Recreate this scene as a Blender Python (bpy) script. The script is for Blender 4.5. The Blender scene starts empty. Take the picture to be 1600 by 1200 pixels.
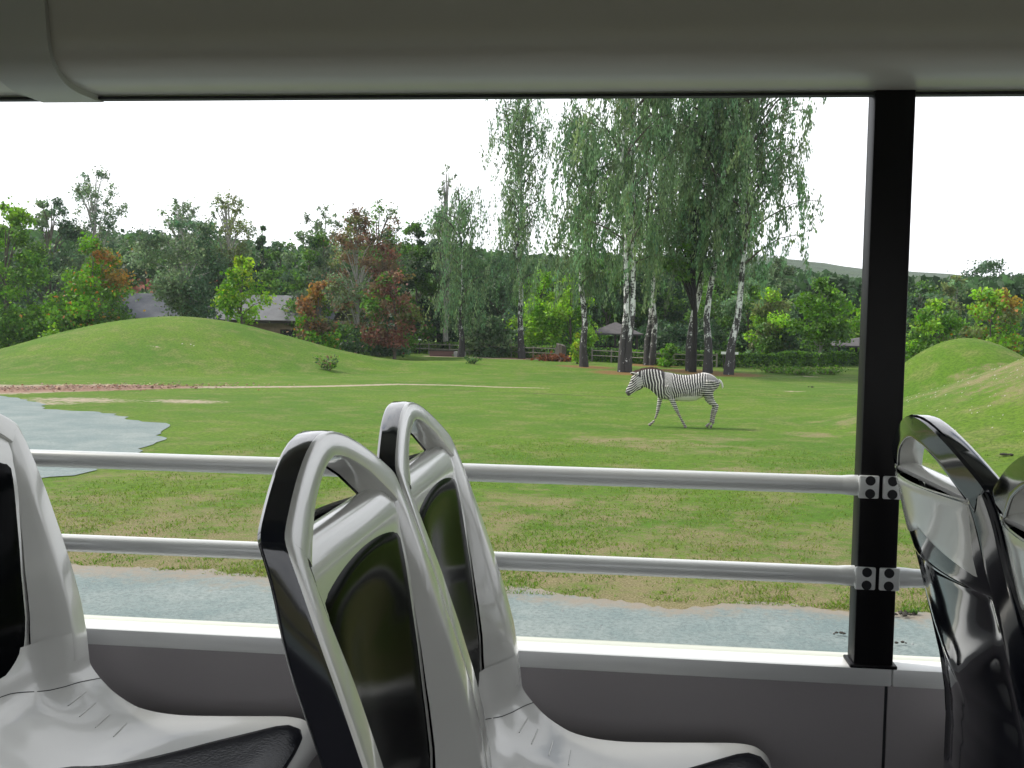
import bpy, bmesh, math, random
import numpy as np
from mathutils import Vector
PI=math.pi
HAZE=.00024
C=bpy.context.scene.collection
rng=np.random.default_rng(7)
# ------------------------------------------------------------------ camera
FPX=1555.; EYE=2.62
yaw,pitch,roll=[math.radians(a) for a in (5.838,3.248,1.036)]
cF=np.array([-math.sin(yaw)*math.cos(pitch),math.cos(yaw)*math.cos(pitch),-math.sin(pitch)])
cR=np.array([math.cos(yaw),math.sin(yaw),0.]); cU=np.cross(cR,cF)
cR,cU=cR*math.cos(roll)+cU*math.sin(roll),-cR*math.sin(roll)+cU*math.cos(roll)
def at(u,v,y):
    "world point seen at photo position (u,v) whose depth coordinate is y"
    d=cF+cR*(u-800)/FPX+cU*(600-v)/FPX
    d=d*(y/d[1]); return np.array([d[0],d[1],d[2]+EYE])
def ground_at(u,v):
    d=cF+cR*(u-800)/FPX+cU*(600-v)/FPX
    d=d*(-EYE/d[2]); return float(d[0]),float(d[1])
cd=bpy.data.cameras.new('camera'); cam=bpy.data.objects.new('camera',cd); C.objects.link(cam)
from mathutils import Matrix
M=Matrix((( cR[0],cU[0],-cF[0],0),(cR[1],cU[1],-cF[1],0),(cR[2],cU[2],-cF[2],EYE),(0,0,0,1)))
cam.matrix_world=M; cd.sensor_width=36; cd.lens=36*FPX/1600; cd.clip_end=5000; cd.clip_start=.02
bpy.context.scene.camera=cam
# ------------------------------------------------------------------ helpers
def new_mesh(name,v,f,mat=None,smooth=True,attrs=None):
    me=bpy.data.meshes.new(name)
    v=np.asarray(v,dtype=np.float32).reshape(-1,3)
    if isinstance(f,np.ndarray):
        n,k=f.shape
        me.vertices.add(len(v)); me.vertices.foreach_set('co',v.ravel())
        me.loops.add(n*k); me.loops.foreach_set('vertex_index',f.astype(np.int32).ravel())
        me.polygons.add(n); me.polygons.foreach_set('loop_start',np.arange(0,n*k,k,dtype=np.int32))
        me.polygons.foreach_set('loop_total',np.full(n,k,dtype=np.int32))
        me.update(calc_edges=True)
    else:
        me.from_pydata([tuple(map(float,p)) for p in v],[],[tuple(p) for p in f]); me.update()
    if smooth: me.polygons.foreach_set('use_smooth',np.ones(len(me.polygons),dtype=bool))
    if mat: me.materials.append(mat)
    if attrs:
        for an,(dom,arr) in attrs.items():
            if arr.ndim==1:
                a=me.attributes.new(an,'FLOAT',dom); a.data.foreach_set('value',arr.astype(np.float32))
            else:
                a=me.attributes.new(an,'FLOAT_COLOR',dom)
                if arr.shape[1]==3: arr=np.hstack([arr,np.ones((len(arr),1))])
                a.data.foreach_set('color',arr.astype(np.float32).ravel())
    return me
def ob(name,me,parent=None,loc=(0,0,0)):
    o=bpy.data.objects.new(name,me); C.objects.link(o); o.location=loc
    if parent: o.parent=parent
    return o
def tag(o,label=None,cat=None,group=None,kind=None):
    if label: o['label']=label
    if cat: o['category']=cat
    if group: o['group']=group
    if kind: o['kind']=kind
    return o
def thing(name,label,cat,loc=(0,0,0),group=None,rz=0):
    o=bpy.data.objects.new(name,None); C.objects.link(o); o.location=tuple(float(a) for a in loc); o.rotation_euler=(0,0,rz)
    o.empty_display_size=.1
    return tag(o,label,cat,group)
class MB:
    def __init__(s): s.v=[]; s.f=[]
    def add(s,v,f):
        b=len(s.v); s.v+= [tuple(map(float,p)) for p in v]; s.f+=[tuple(b+i for i in q) for q in f]; return s
    def box(s,x0,x1,y0,y1,z0,z1):
        v=[(x,y,z) for x in (x0,x1) for y in (y0,y1) for z in (z0,z1)]
        return s.add(v,[(0,1,3,2),(4,6,7,5),(0,4,5,1),(2,3,7,6),(0,2,6,4),(1,5,7,3)])
    def grid(s,P,close_u=False,close_v=False):
        P=np.asarray(P,float); n,m=P.shape[:2]; f=[]
        for i in range(n if close_u else n-1):
            for j in range(m if close_v else m-1):
                a,b=i*m+j,i*m+(j+1)%m; c,d=((i+1)%n)*m+(j+1)%m,((i+1)%n)*m+j
                f.append((a,b,c,d))
        return s.add(P.reshape(-1,3),f)
    def tube(s,pts,rad,n=8,cap=True):
        pts=[np.array(p,float) for p in pts]
        if np.isscalar(rad): rad=[rad]*len(pts)
        rings=[]; up=np.array([.013,.02,1.])
        for i,p in enumerate(pts):
            t=pts[min(i+1,len(pts)-1)]-pts[max(i-1,0)]; t=t/ (np.linalg.norm(t)+1e-9)
            ref=up if abs(t[2])<.92 else np.array([1.,.03,.02])
            a=np.cross(ref,t); a/=np.linalg.norm(a); b=np.cross(t,a)
            r=rad[i]; r1,r2=(r if hasattr(r,'__len__') else (r,r))
            rings.append([p+a*math.cos(2*PI*k/n)*r1+b*math.sin(2*PI*k/n)*r2 for k in range(n)])
        base=len(s.v); s.grid(np.array(rings),close_v=True)
        if cap:
            s.f.append(tuple(base+k for k in range(n))[::-1]); q=base+(len(pts)-1)*n
            s.f.append(tuple(q+k for k in range(n)))
        return s
    def obj(s,name,mat,parent=None,smooth=True,bevel=0,recalc=True,seg=2,loc=(0,0,0)):
        me=new_mesh(name,s.v,s.f,mat,smooth)
        bm=bmesh.new(); bm.from_mesh(me)
        bmesh.ops.remove_doubles(bm,verts=bm.verts,dist=1e-5)
        if recalc: bmesh.ops.recalc_face_normals(bm,faces=bm.faces)
        if bevel: 
            es=[e for e in bm.edges if len(e.link_faces)==2 and e.calc_face_angle(0)>.6]
            bmesh.ops.bevel(bm,geom=es,offset=bevel,segments=seg,affect='EDGES',profile=.5)
        bm.to_mesh(me); bm.free()
        if smooth:
            me.polygons.foreach_set('use_smooth',np.ones(len(me.polygons),dtype=bool))
            try: me.set_sharp_from_angle(angle=math.radians(38))
            except Exception: pass
        return ob(name,me,parent,loc)
# ------------------------------------------------------------------ materials
def mat(name,col,rough=.5,metal=0,**k):
    m=bpy.data.materials.new(name); m.use_nodes=True; b=m.node_tree.nodes['Principled BSDF']
    b.inputs['Base Color'].default_value=(*col,1); b.inputs['Roughness'].default_value=rough; b.inputs['Metallic'].default_value=metal
    for kk,vv in k.items(): b.inputs[kk.replace('_',' ')].default_value=vv
    return m
class NT:
    def __init__(s,m): s.t=m.node_tree; s.b=s.t.nodes.get('Principled BSDF')
    def n(s,ty,**k):
        x=s.t.nodes.new(ty)
        for a,b in k.items(): setattr(x,a,b)
        return x
    def l(s,a,b): s.t.links.new(a,b)
    def setin(s,sock,v):
        if hasattr(v,'is_output'): s.l(v,sock)
        else: sock.default_value=v
    def math(s,op,a,b=None,c=None,clamp=False):
        x=s.n('ShaderNodeMath',operation=op,use_clamp=clamp)
        for i,q in enumerate((a,b,c)):
            if q is not None: s.setin(x.inputs[i],q)
        return x.outputs[0]
    def noise(s,scale,detail=4,rough=.55,vec=None,dist=0.):
        x=s.n('ShaderNodeTexNoise'); x.inputs['Scale'].default_value=scale; x.inputs['Detail'].default_value=detail
        x.inputs['Roughness'].default_value=rough; x.inputs['Distortion'].default_value=dist
        if vec is not None: s.l(vec,x.inputs['Vector'])
        return x.outputs['Fac']
    def coord(s,sc=(1,1,1),which='Object'):
        c=s.n('ShaderNodeTexCoord'); m=s.n('ShaderNodeMapping'); s.l(c.outputs[which],m.inputs['Vector']); m.inputs['Scale'].default_value=sc
        return m.outputs[0]
    def ramp(s,fac,stops,interp='LINEAR'):
        r=s.n('ShaderNodeValToRGB'); r.color_ramp.interpolation=interp; e=r.color_ramp.elements
        while len(e)<len(stops): e.new(.5)
        for i,(p,c) in enumerate(stops):
            e[i].position=p; e[i].color=(*c,1) if len(c)==3 else c
        s.setin(r.inputs[0],fac); return r.outputs[0]
    def mix(s,f,a,b,bt='MIX'):
        x=s.n('ShaderNodeMix',data_type='RGBA',blend_type=bt)
        s.setin(x.inputs[0],f)
        for i,q in ((6,a),(7,b)):
            if hasattr(q,'is_output'): s.l(q,x.inputs[i])
            else: x.inputs[i].default_value=(*q,1)
        return x.outputs[2]
    def smooth(s,v,a,b):
        x=s.n('ShaderNodeMapRange',interpolation_type='SMOOTHSTEP'); s.setin(x.inputs[0],v)
        x.inputs[1].default_value=a; x.inputs[2].default_value=b; return x.outputs[0]
    def attr(s,nm):
        a=s.n('ShaderNodeAttribute',attribute_name=nm); return a
    def bump(s,h,strength=.3,dist=.02):
        b=s.n('ShaderNodeBump'); b.inputs['Strength'].default_value=strength; b.inputs['Distance'].default_value=dist
        s.l(h,b.inputs['Height']); s.l(b.outputs[0],s.b.inputs['Normal'])
# plastics
def plastic(name,col,rough,coat,nscale=900,bump=.02,metal=0.,spec=.5):
    m=mat(name,col,rough,metal); t=NT(m); t.b.inputs['Coat Weight'].default_value=coat; t.b.inputs['Coat Roughness'].default_value=.06
    t.b.inputs['Specular IOR Level'].default_value=spec
    v=t.coord(); n=t.noise(nscale,2,.6,v); n2=t.noise(14,4,.6,v)
    c=t.mix(t.math('MULTIPLY',n,.5),tuple(a*.95 for a in col),tuple(min(1,a*1.04) for a in col)); t.l(c,t.b.inputs['Base Color'])
    sc=t.noise(22,5,.7,v)
    r=t.math('ADD',rough-.015,t.math('MULTIPLY',sc,.03)); t.l(r,t.b.inputs['Roughness'])
    t.bump(t.noise(nscale,2,.6,v),bump,.0006)
    return m
M_grey=plastic('pearl_grey_plastic',(.70,.70,.665),.25,.8,1500,.12,.08)
M_black=plastic('gloss_black_plastic',(.006,.007,.012),.09,.6,900,.03)
M_insert=plastic('dark_insert_plastic',(.003,.0035,.004),.10,0,900,.06,0,.035)
M_insert.node_tree.nodes['Principled BSDF'].inputs['IOR'].default_value=1.07; M_insert.node_tree.nodes['Principled BSDF'].inputs['Specular IOR Level'].default_value=.5
M_seam=mat('seam_dark',(.02,.02,.02),.6)
M_cush=mat('dark_cushion',(.012,.016,.028),.22,0,Specular_IOR_Level=.12); t=NT(M_cush)
v=t.coord(); b_=t.n('ShaderNodeTexVoronoi'); b_.inputs['Scale'].default_value=170; t.l(v,b_.inputs['Vector'])
t.l(t.mix(t.smooth(b_.outputs['Distance'],.1,.45),(.010,.013,.022),(.003,.004,.007)),t.b.inputs['Base Color']); t.bump(b_.outputs['Distance'],.2,.001)
M_wall=plastic('side_panel_grey',(.36,.335,.34),.6,0,300,.3)
M_sill=mat('sill_aluminium',(.66,.67,.66),.42,.15); t=NT(M_sill); n=t.noise(3,5,.7,t.coord((.4,8,8))); t.l(t.ramp(n,[(.3,(.74,.75,.74)),(.7,(.84,.85,.83))]),t.b.inputs['Base Color'])
M_rail=mat('rail_paint',(.60,.62,.61),.33,.1); t=NT(M_rail); t.b.inputs['Coat Weight'].default_value=.25
n=t.noise(5,5,.7,t.coord((1,9,9))); t.l(t.ramp(n,[(.3,(.74,.76,.75)),(.75,(.84,.86,.85))]),t.b.inputs['Base Color'])
M_post=plastic('post_black',(.006,.0055,.007),.45,0,400,.05,0,.22)
M_duct=plastic('duct_grey',(.48,.445,.395),.36,.12,500,.05)
M_rib=plastic('rib_grey',(.46,.445,.40),.45,.05,500,.05)
M_rubber=mat('rubber_seal',(.012,.012,.016),.6)
M_floor=mat('bus_floor',(.05,.05,.052),.7)
M_ceil=plastic('ceiling_grey',(.22,.21,.19),.55,0,300,.03)
M_paint=mat('bus_paint',(.55,.57,.5),.3)
# ------------------------------------------------------------------ ground
def sstep(a,b,x): 
    t_=np.clip((x-a)/(b-a),0,1); return t_*t_*(3-2*t_)
def bumpf(x,y,cx,cy,rx,ry,h,p=2.,rot=0.):
    c,s=math.cos(rot),math.sin(rot); dx=(x-cx)*c+(y-cy)*s; dy=-(x-cx)*s+(y-cy)*c
    r=np.clip(np.sqrt((dx/rx)**2+(dy/ry)**2),0,1); return h*np.cos(r*PI/2)**p
def vnoise(x,y,s=1.,seed=0):
    r=np.random.default_rng(seed); o=np.zeros_like(np.asarray(x,float))
    for k in range(7):
        a=r.uniform(0,2*PI); q=s*r.uniform(.6,2.2); o=o+np.sin((x*math.cos(a)+y*math.sin(a))*q+r.uniform(0,6))/(1+.6*k)
    return o/3
def hgt(x,y):
    x=np.asarray(x,float); y=np.asarray(y,float)
    h=bumpf(x,y,-26.0,57,14.6,13.0,2.85,1.7)+bumpf(x,y,-10.0,60,11,8,.42,2)
    h=h+bumpf(x,y,13.6,41,3.9,5.2,2.1,1.2)+bumpf(x,y,16.8,43,6.0,7,.85,1.5)
    h=h+bumpf(x,y,17.0,28.5,12.0,13,3.4,2)
    h=h+.05*vnoise(x,y,.35,3)*sstep(20,34,y)*(1-sstep(-7,-9,x)*sstep(36,33,y))
    # little bank crossing the paddock
    yb=41+ .10*(x+5); h=h-.10*np.exp(-((y-yb)/.5)**2)*sstep(-8,2,x)*(1-sstep(8,14,x))
    h=h+.035*vnoise(x,y,1.1,21)*sstep(.3,1.2,h)
    h=h+.25*sstep(50,75,y)*(x>-200)
    return h
def gz(x,y): return float(hgt(np.array([x]),np.array([y]))[0])
def axis(lo,hi,step,far_lo,far_hi):
    a=list(np.arange(lo,hi+1e-6,step)); s=step; v=a[-1]
    while v<far_hi: s*=1.35; v+=s; a.append(v)
    s=step; v=a[0]; pre=[]
    while v>far_lo: s*=1.35; v-=s; pre.append(v)
    return np.array(pre[::-1]+a)
xs=axis(-42,26,.35,-1600,1600); ys=axis(5,84,.35,-900,1900)
GX,GY=np.meshgrid(xs,ys,indexing='ij'); GZ=hgt(GX,GY)
def seg_dist(px,py,pts):
    best=np.full(px.shape,1e9)
    for (x0,y0),(x1,y1) in zip(pts[:-1],pts[1:]):
        dx,dy=x1-x0,y1-y0; t_=np.clip(((px-x0)*dx+(py-y0)*dy)/(dx*dx+dy*dy),0,1)
        best=np.minimum(best,np.hypot(px-x0-t_*dx,py-y0-t_*dy))
    return best
trail=[(-60,36),(-35,36.2)]+[ground_at(*q) for q in ((0,609),(60,607),(140,606),(260,606),(380,606),(470,605),(540,603),(620,600),(700,601),(780,604),(860,606))]
d_trail=seg_dist(GX,GY,trail)
wid=np.interp(GX,[-45,-26,-20,-17,-12,-5,-2,0],[3.6,3.2,2.6,.8,.6,.45,.22,.15])
dirt=(1-sstep(.2,1.6,d_trail/wid))*np.interp(GX,[-18,-14,-4,0],[1,.78,.66,.5])
red=.9*np.exp(-((GX+20.5)/4.5)**4)*np.exp(-((d_trail)/2.4)**2)
tr2=[ground_at(*q) for q in ((700,608),(800,612),(900,617),(990,621))]
ditch=1-sstep(.1,.8,seg_dist(GX,GY,tr2)/.5)
path2=[ground_at(*q) for q in ((690,562),(730,563),(800,566),(850,566))]
dirt=np.maximum(dirt,.9*(1-sstep(.5,2.2,seg_dist(GX,GY,path2)/1.2)))
for (u,v,r_) in ((290,627,1.2),(310,628,.8),(240,580,.3),(1260,590,.6),(1240,612,.6),(120,625,1.6),(60,630,1.)):
    gx_,gy_=ground_at(u,v); dirt=np.maximum(dirt,.62*np.exp(-(((GX-gx_)/(r_*2))**2+((GY-gy_)/(r_*1.2))**2)))
leaf=np.zeros_like(GX)
birch_px=[(813,565),(912,578),(976,585),(1015,575),(1075,582),(1100,585),(1140,587),(875,566)]
spots=[(1035,695,1.3),(1110,685,.9),(1270,678,.7),(960,688,.9),(1320,665,.8),(700,700,.8),(1180,740,1.2),(1000,740,.9),(1350,760,.9),(880,790,.8)]
for (u,v) in birch_px:
    gx_,gy_=ground_at(u,v); leaf=np.maximum(leaf,np.exp(-((GX-gx_)**2/7.+(GY-gy_)**2/9.)))
leaf=np.maximum(leaf,red)
bare=sstep(18.5,10,GY)*.62+.22*np.exp(-((GY-19)/5)**2)+.14*vnoise(GX,GY,.5,61)*(GY<26)
bare=np.maximum(bare,.9*np.exp(-((GY-9.6)/.28)**2))
bare=np.maximum(bare,.50*sstep(.35,1.5,GZ)*(GX>7)*(GY<38)); bare=bare-.12*sstep(.5,1.5,GZ)*(GX<0)
for (u,v,r_) in spots:
    gx_,gy_=ground_at(u,v); bare=np.maximum(bare,.52*np.exp(-((GX-gx_)/(r_*1.8))**2-((GY-gy_)/(r_*1.5))**2))
n_,m_=GX.shape
V=np.stack([GX,GY,GZ],-1).reshape(-1,3)
I=np.arange(n_*m_).reshape(n_,m_)
F=np.stack([I[:-1,:-1],I[1:,:-1],I[1:,1:],I[:-1,1:]],-1).reshape(-1,4)
M_grass=mat('pasture',(.1,.16,.03),.9); t=NT(M_grass); t.b.inputs['Specular IOR Level'].default_value=.15
v=t.coord(); 
big=t.noise(.16,5,.6,v); mid=t.noise(.9,6,.65,v); fine=t.noise(9,6,.75,v); vf=t.noise(45,4,.8,v)
g=t.mix(t.smooth(big,.35,.65),(.072,.165,.010),(.118,.205,.016))
g=t.mix(t.math('MULTIPLY',t.smooth(mid,.45,.66),.6),g,(.215,.215,.075))
g=t.mix(t.math('MULTIPLY',t.smooth(fine,.40,.62),.7),g,(.042,.088,.008))
g=t.mix(t.math('MULTIPLY',t.smooth(vf,.50,.72),.6),g,(.20,.25,.055))
a_b=t.attr('bare').outputs['Fac']
m3=t.noise(3.2,6,.7,v); nb=t.math('ADD',t.math('ADD',t.math('MULTIPLY',mid,.65),t.math('MULTIPLY',m3,.45)),t.math('MULTIPLY',fine,.55))
fb=t.smooth(t.math('SUBTRACT',t.math('ADD',nb,t.math('MULTIPLY',a_b,.62)),1.05),-.08,.22)
soil=t.mix(t.smooth(vf,.35,.65),(.13,.10,.045),(.37,.29,.18))
g=t.mix(t.math('MULTIPLY',fb,t.math('ADD',.42,t.math('MULTIPLY',vf,.7))),g,soil)
a_l=t.attr('leaf').outputs['Fac']
fl=t.smooth(t.math('ADD',t.math('MULTIPLY',a_l,.75),t.math('SUBTRACT',fine,.75)),.1,.3)
g=t.mix(t.math('MULTIPLY',fl,.8),g,t.mix(t.smooth(vf,.4,.65),(.15,.055,.03),(.30,.17,.07)))
a_d=t.attr('dirt').outputs['Fac']
fd=t.smooth(t.math('ADD',a_d,t.math('SUBTRACT',t.noise(3.5,6,.7,v),.5)),.42,.62)
dcol=t.mix(t.smooth(fine,.35,.7),(.30,.24,.165),(.44,.38,.29))
dcol=t.mix(t.math('MULTIPLY',t.smooth(t.math('ADD',a_l,t.math('SUBTRACT',fine,.5)),.35,.6),.9),dcol,(.27,.165,.12))
g=t.mix(fd,g,dcol)
fdi=t.smooth(t.math('ADD',t.attr('ditch').outputs['Fac'],t.math('SUBTRACT',fine,.5)),.5,.8)
g=t.mix(t.math('MULTIPLY',fdi,.7),g,(.07,.06,.03))
t.l(g,t.b.inputs['Base Color']); t.bump(t.math('ADD',t.math('MULTIPLY',fine,.7),t.math('MULTIPLY',vf,.5)),.75,.07)
me=new_mesh('ground',V,F,M_grass,True,{'dirt':('POINT',dirt.ravel()),'leaf':('POINT',leaf.ravel()),'bare':('POINT',bare.ravel()),'ditch':('POINT',ditch.ravel())})
tag(ob('ground',me),kind='structure')
NG=150000; gy=9.6+14*rng.uniform(0,1,NG)**1.5; gx=rng.uniform(-.62,.52,NG)*gy; 
kx_=vnoise(gx,gy,1.6,31)+.8*vnoise(gx,gy,5.,33)+.6*vnoise(gx,gy,14.,35)+rng.normal(0,.4,NG); kk=(kx_>.05)&(gy>9.42+.10*np.abs(np.minimum(gx,0))+.22*vnoise(gx,gy*0,1.3,77))&~((gx<-8.2)&(gy>15.5)); gx,gy=gx[kk],gy[kk]
gh=rng.uniform(.012,.038,len(gx))*(1+.4*vnoise(gx,gy,1.5,12)); az=rng.uniform(0,2*PI,len(gx)); gw=rng.uniform(.004,.010,len(gx)); gzv=hgt(gx,gy)
ca,sa=np.cos(az)*gw,np.sin(az)*gw; lx,ly=rng.normal(0,.02,len(gx)),rng.normal(0,.02,len(gx))
GV=np.stack([np.stack([gx-ca,gy-sa,gzv],1),np.stack([gx+ca,gy+sa,gzv],1),np.stack([gx+lx,gy+ly,gzv+gh],1)],1).reshape(-1,3)
tone=np.clip(.5+.35*vnoise(gx,gy,.8,41)+rng.normal(0,.22,len(gx)),0,1)[:,None]
gc=(np.array([.085,.20,.012])*tone+np.array([.20,.235,.055])*(1-tone))*rng.uniform(.6,1.4,(len(gx),1))
GRASS=(GV,np.arange(len(GV)).reshape(-1,3),np.repeat(gc,3,axis=0))
# gravel sheets
M_gravel=mat('gravel',(.3,.33,.33),.85); t=NT(M_gravel); v=t.coord()
n1=t.noise(.8,6,.7,v); n2=t.noise(22,5,.8,v); n3=t.noise(60,3,.8,v)
g=t.mix(t.smooth(n1,.35,.68),(.135,.185,.18),(.225,.262,.245))
g=t.mix(t.math('MULTIPLY',t.smooth(n2,.42,.62),.6),g,(.085,.115,.112)); g=t.mix(t.math('MULTIPLY',t.smooth(n3,.52,.72),.5),g,(.34,.36,.33))
g=t.mix(t.smooth(t.math('ADD',t.attr('edge').outputs['Fac'],t.math('SUBTRACT',t.noise(4,6,.75,v),.5)),.62,.95),g,(.22,.19,.145))
t.l(g,t.b.inputs['Base Color']); t.bump(t.math('ADD',n2,t.math('MULTIPLY',n3,.5)),.6,.02)
def ragged(pts,amp,step,seed):
    r=random.Random(seed); out=[]
    for i in range(len(pts)):
        a=np.array(pts[i]); b=np.array(pts[(i+1)%len(pts)]); L=np.linalg.norm(b-a); n=max(1,int(L/step))
        nrm=np.array([-(b-a)[1],(b-a)[0]])/(L+1e-9)
        for k in range(n):
            s_=0
            p=a+(b-a)*k/n; s_=amp*(.6*math.sin(p[0]*1.9+p[1]*1.1+seed)+.5*math.sin(p[0]*4.7-p[1]*3.9)+r.uniform(-.8,.8)*.7)
            out.append(tuple(p+nrm*s_))
    return out
def sheet(name,pts,z,m,edge_y=None):
    bm=bmesh.new(); vs=[bm.verts.new((p[0],p[1],gz(*p)*.0+z)) for p in pts]; bm.faces.new(vs)
    bmesh.ops.triangulate(bm,faces=bm.faces); me=bpy.data.meshes.new(name); bm.to_mesh(me); bm.free(); me.materials.append(m)
    if me.polygons[0].normal.z<0: me.flip_normals()
    return ob(name,me)
road_edge=[ground_at(u,v) for u,v in ((-200,868),(0,872),(150,882),(250,893),(330,890),(400,903),(700,915),(850,925),(960,938),(1060,948),(1180,943),(1300,955),(1420,962),(1520,958),(1700,965))]
far_edge=ragged([(-40,10.6)]+road_edge+[(40,9.6)],.05,.05,5)
far_edge=[p for p in far_edge if p[1]>6 and p[0]>-41 ]
# ordered polyline only (drop the closing segment)
cut=[i for i,p in enumerate(far_edge) if p[0]>=38.5]
far_edge=far_edge[:cut[0]+1] if cut else far_edge
# road as a grid strip so that its edge attribute is real
RX=np.array([p[0] for p in far_edge]); RX=np.maximum.accumulate(RX+np.arange(len(RX))*1e-5); RY=np.array([p[1] for p in far_edge])+.12*vnoise(RX,RX*0,3.,91)+.09*vnoise(RX,RX*0,9.,92)+.05*vnoise(RX,RX*0,26.,93); rv=[];rf=[];re=[]
rows=[-14,-4,3,6,7.6,8.6]
for i,(x_,y_) in enumerate(zip(RX,RY)):
    for k,q in enumerate(rows): rv.append((x_,q,.010)); re.append(max(0,.25*(q-6.5)/2))
    rv.append((x_,y_,.010)); re.append(.95)
K=len(rows)+1
for i in range(len(RX)-1):
    for k in range(K-1): rf.append((i*K+k,(i+1)*K+k,(i+1)*K+k+1,i*K+k+1))
me=new_mesh('gravel_road',rv,rf,M_gravel,False,{'edge':('POINT',np.array(re))})
tag(ob('gravel_road',me),kind='structure')
pp=[ground_at(u,v) for u,v in ((-60,617),(0,619),(30,622),(62,631),(70,640),(110,643),(160,644),(185,647),(200,654),(212,658),(262,664),(252,671),(246,681),(262,688),(242,692),(228,702),(190,718),(150,735),(110,742),(40,748),(-120,760),(-500,720),(-500,640))]
tag(sheet('gravel_patch',ragged(pp,.16,.3,2),.014,M_gravel),kind='structure')
# ------------------------------------------------------------------ far hills
hx=np.linspace(-700,900,120); hy=np.linspace(380,760,14); HX,HY=np.meshgrid(hx,hy,indexing='ij')
prof=np.interp(HX*480/np.maximum(HY,1),[-700,-300,0,60,93,110,137,165,190,230,900],[33,34,36,37,34.5,32,30.5,29,28,27,30])
prof2=prof*(HY/480)*np.sin(np.clip((HY-370)/150,0,1)*PI/2)
HZ=prof2+1.6*vnoise(HX,HY,.06,9)+.7*vnoise(HX,HY,.25,19); HZ[:,0]=-2
I=np.arange(HX.size).reshape(HX.shape); F=np.stack([I[:-1,:-1],I[1:,:-1],I[1:,1:],I[:-1,1:]],-1).reshape(-1,4)
M_hill=mat('wooded_hill',(.05,.085,.035),.95); t=NT(M_hill); v=t.coord(); n=t.noise(.12,6,.75,v); t.l(t.ramp(n,[(.3,(.025,.055,.02)),(.7,(.075,.12,.045))]),t.b.inputs['Base Color']); t.bump(n,1.,6)
tag(ob('hills',new_mesh('hills',np.stack([HX,HY,HZ],-1),F,M_hill)),kind='structure')
# ------------------------------------------------------------------ foliage
def leaf_mat(name,trans=.42):
    m=bpy.data.materials.new(name); m.use_nodes=True; t=NT(m); T=m.node_tree
    a=t.attr('leafcol'); t.l(a.outputs['Color'],t.b.inputs['Base Color']); t.b.inputs['Roughness'].default_value=.55; t.b.inputs['Specular IOR Level'].default_value=.3
    tr=t.n('ShaderNodeBsdfTranslucent'); h=t.n('ShaderNodeHueSaturation'); h.inputs['Value'].default_value=1.25; h.inputs['Saturation'].default_value=1.1
    t.l(a.outputs['Color'],h.inputs['Color']); t.l(h.outputs[0],tr.inputs['Color'])
    mx=t.n('ShaderNodeMixShader'); mx.inputs[0].default_value=trans
    t.l(t.b.outputs[0],mx.inputs[1]); t.l(tr.outputs[0],mx.inputs[2]); t.l(mx.outputs[0],T.nodes['Material Output'].inputs['Surface'])
    return m
M_leaf=leaf_mat('foliage')
nl_=1700; lx_=rng.normal(-20.8,3.0,nl_); ly_=np.interp(lx_,[p[0] for p in trail],[p[1] for p in trail])+rng.normal(.1,1.1,nl_)
LP=np.stack([lx_,ly_,hgt(lx_,ly_)+.03+np.abs(rng.normal(0,.03,nl_))],1); LC=np.array([[.26,.14,.10],[.17,.09,.06],[.40,.31,.22],[.14,.10,.07]])[rng.integers(0,4,nl_)]*rng.uniform(.6,1.3,(nl_,1))
VV_=leaves_flat=None
tag(ob('grass',new_mesh('grass',GRASS[0],GRASS[1],M_leaf,False,{'leafcol':('POINT',GRASS[2])})),'short patchy grass between the gravel road and the paddock','grass',kind='stuff')
M_bark=mat('bark',(.09,.075,.055),.9); t=NT(M_bark); n=t.noise(9,6,.7,t.coord((1,1,.3))); t.l(t.ramp(n,[(.3,(.045,.038,.03)),(.7,(.15,.125,.10))]),t.b.inputs['Base Color']); t.bump(n,.6,.03)
M_darkbark=mat('dark_bark',(.02,.018,.016),.95)
M_pale=mat('pale_bark',(.3,.3,.27),.85); t=NT(M_pale); n=t.noise(6,6,.7,t.coord((1,1,.4))); t.l(t.ramp(n,[(.3,(.16,.15,.13)),(.7,(.42,.41,.38))]),t.b.inputs['Base Color'])
M_birch=mat('birch_bark',(.6,.6,.56),.75); t=NT(M_birch); 
n=t.noise(1.6,6,.75,t.coord((2.2,2.2,1.1),'Object')); n2=t.noise(5,4,.7,t.coord((.6,.6,3)))
sx=t.n('ShaderNodeSeparateXYZ'); t.l(t.n('ShaderNodeTexCoord').outputs['Object'],sx.inputs[0])
low=t.smooth(sx.outputs[2],3.6,.0)
th=t.math('ADD',t.math('ADD',t.math('MULTIPLY',n,.95),t.math('MULTIPLY',n2,.2)),t.math('MULTIPLY',low,.13))
hi=t.smooth(sx.outputs[2],7.5,11.)
th=t.math('ADD',th,t.math('MULTIPLY',hi,-.02))
t.l(t.mix(t.smooth(th,.54,.60),(.66,.67,.64),(.035,.032,.03)),t.b.inputs['Base Color']); t.bump(n2,.4,.02)
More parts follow.
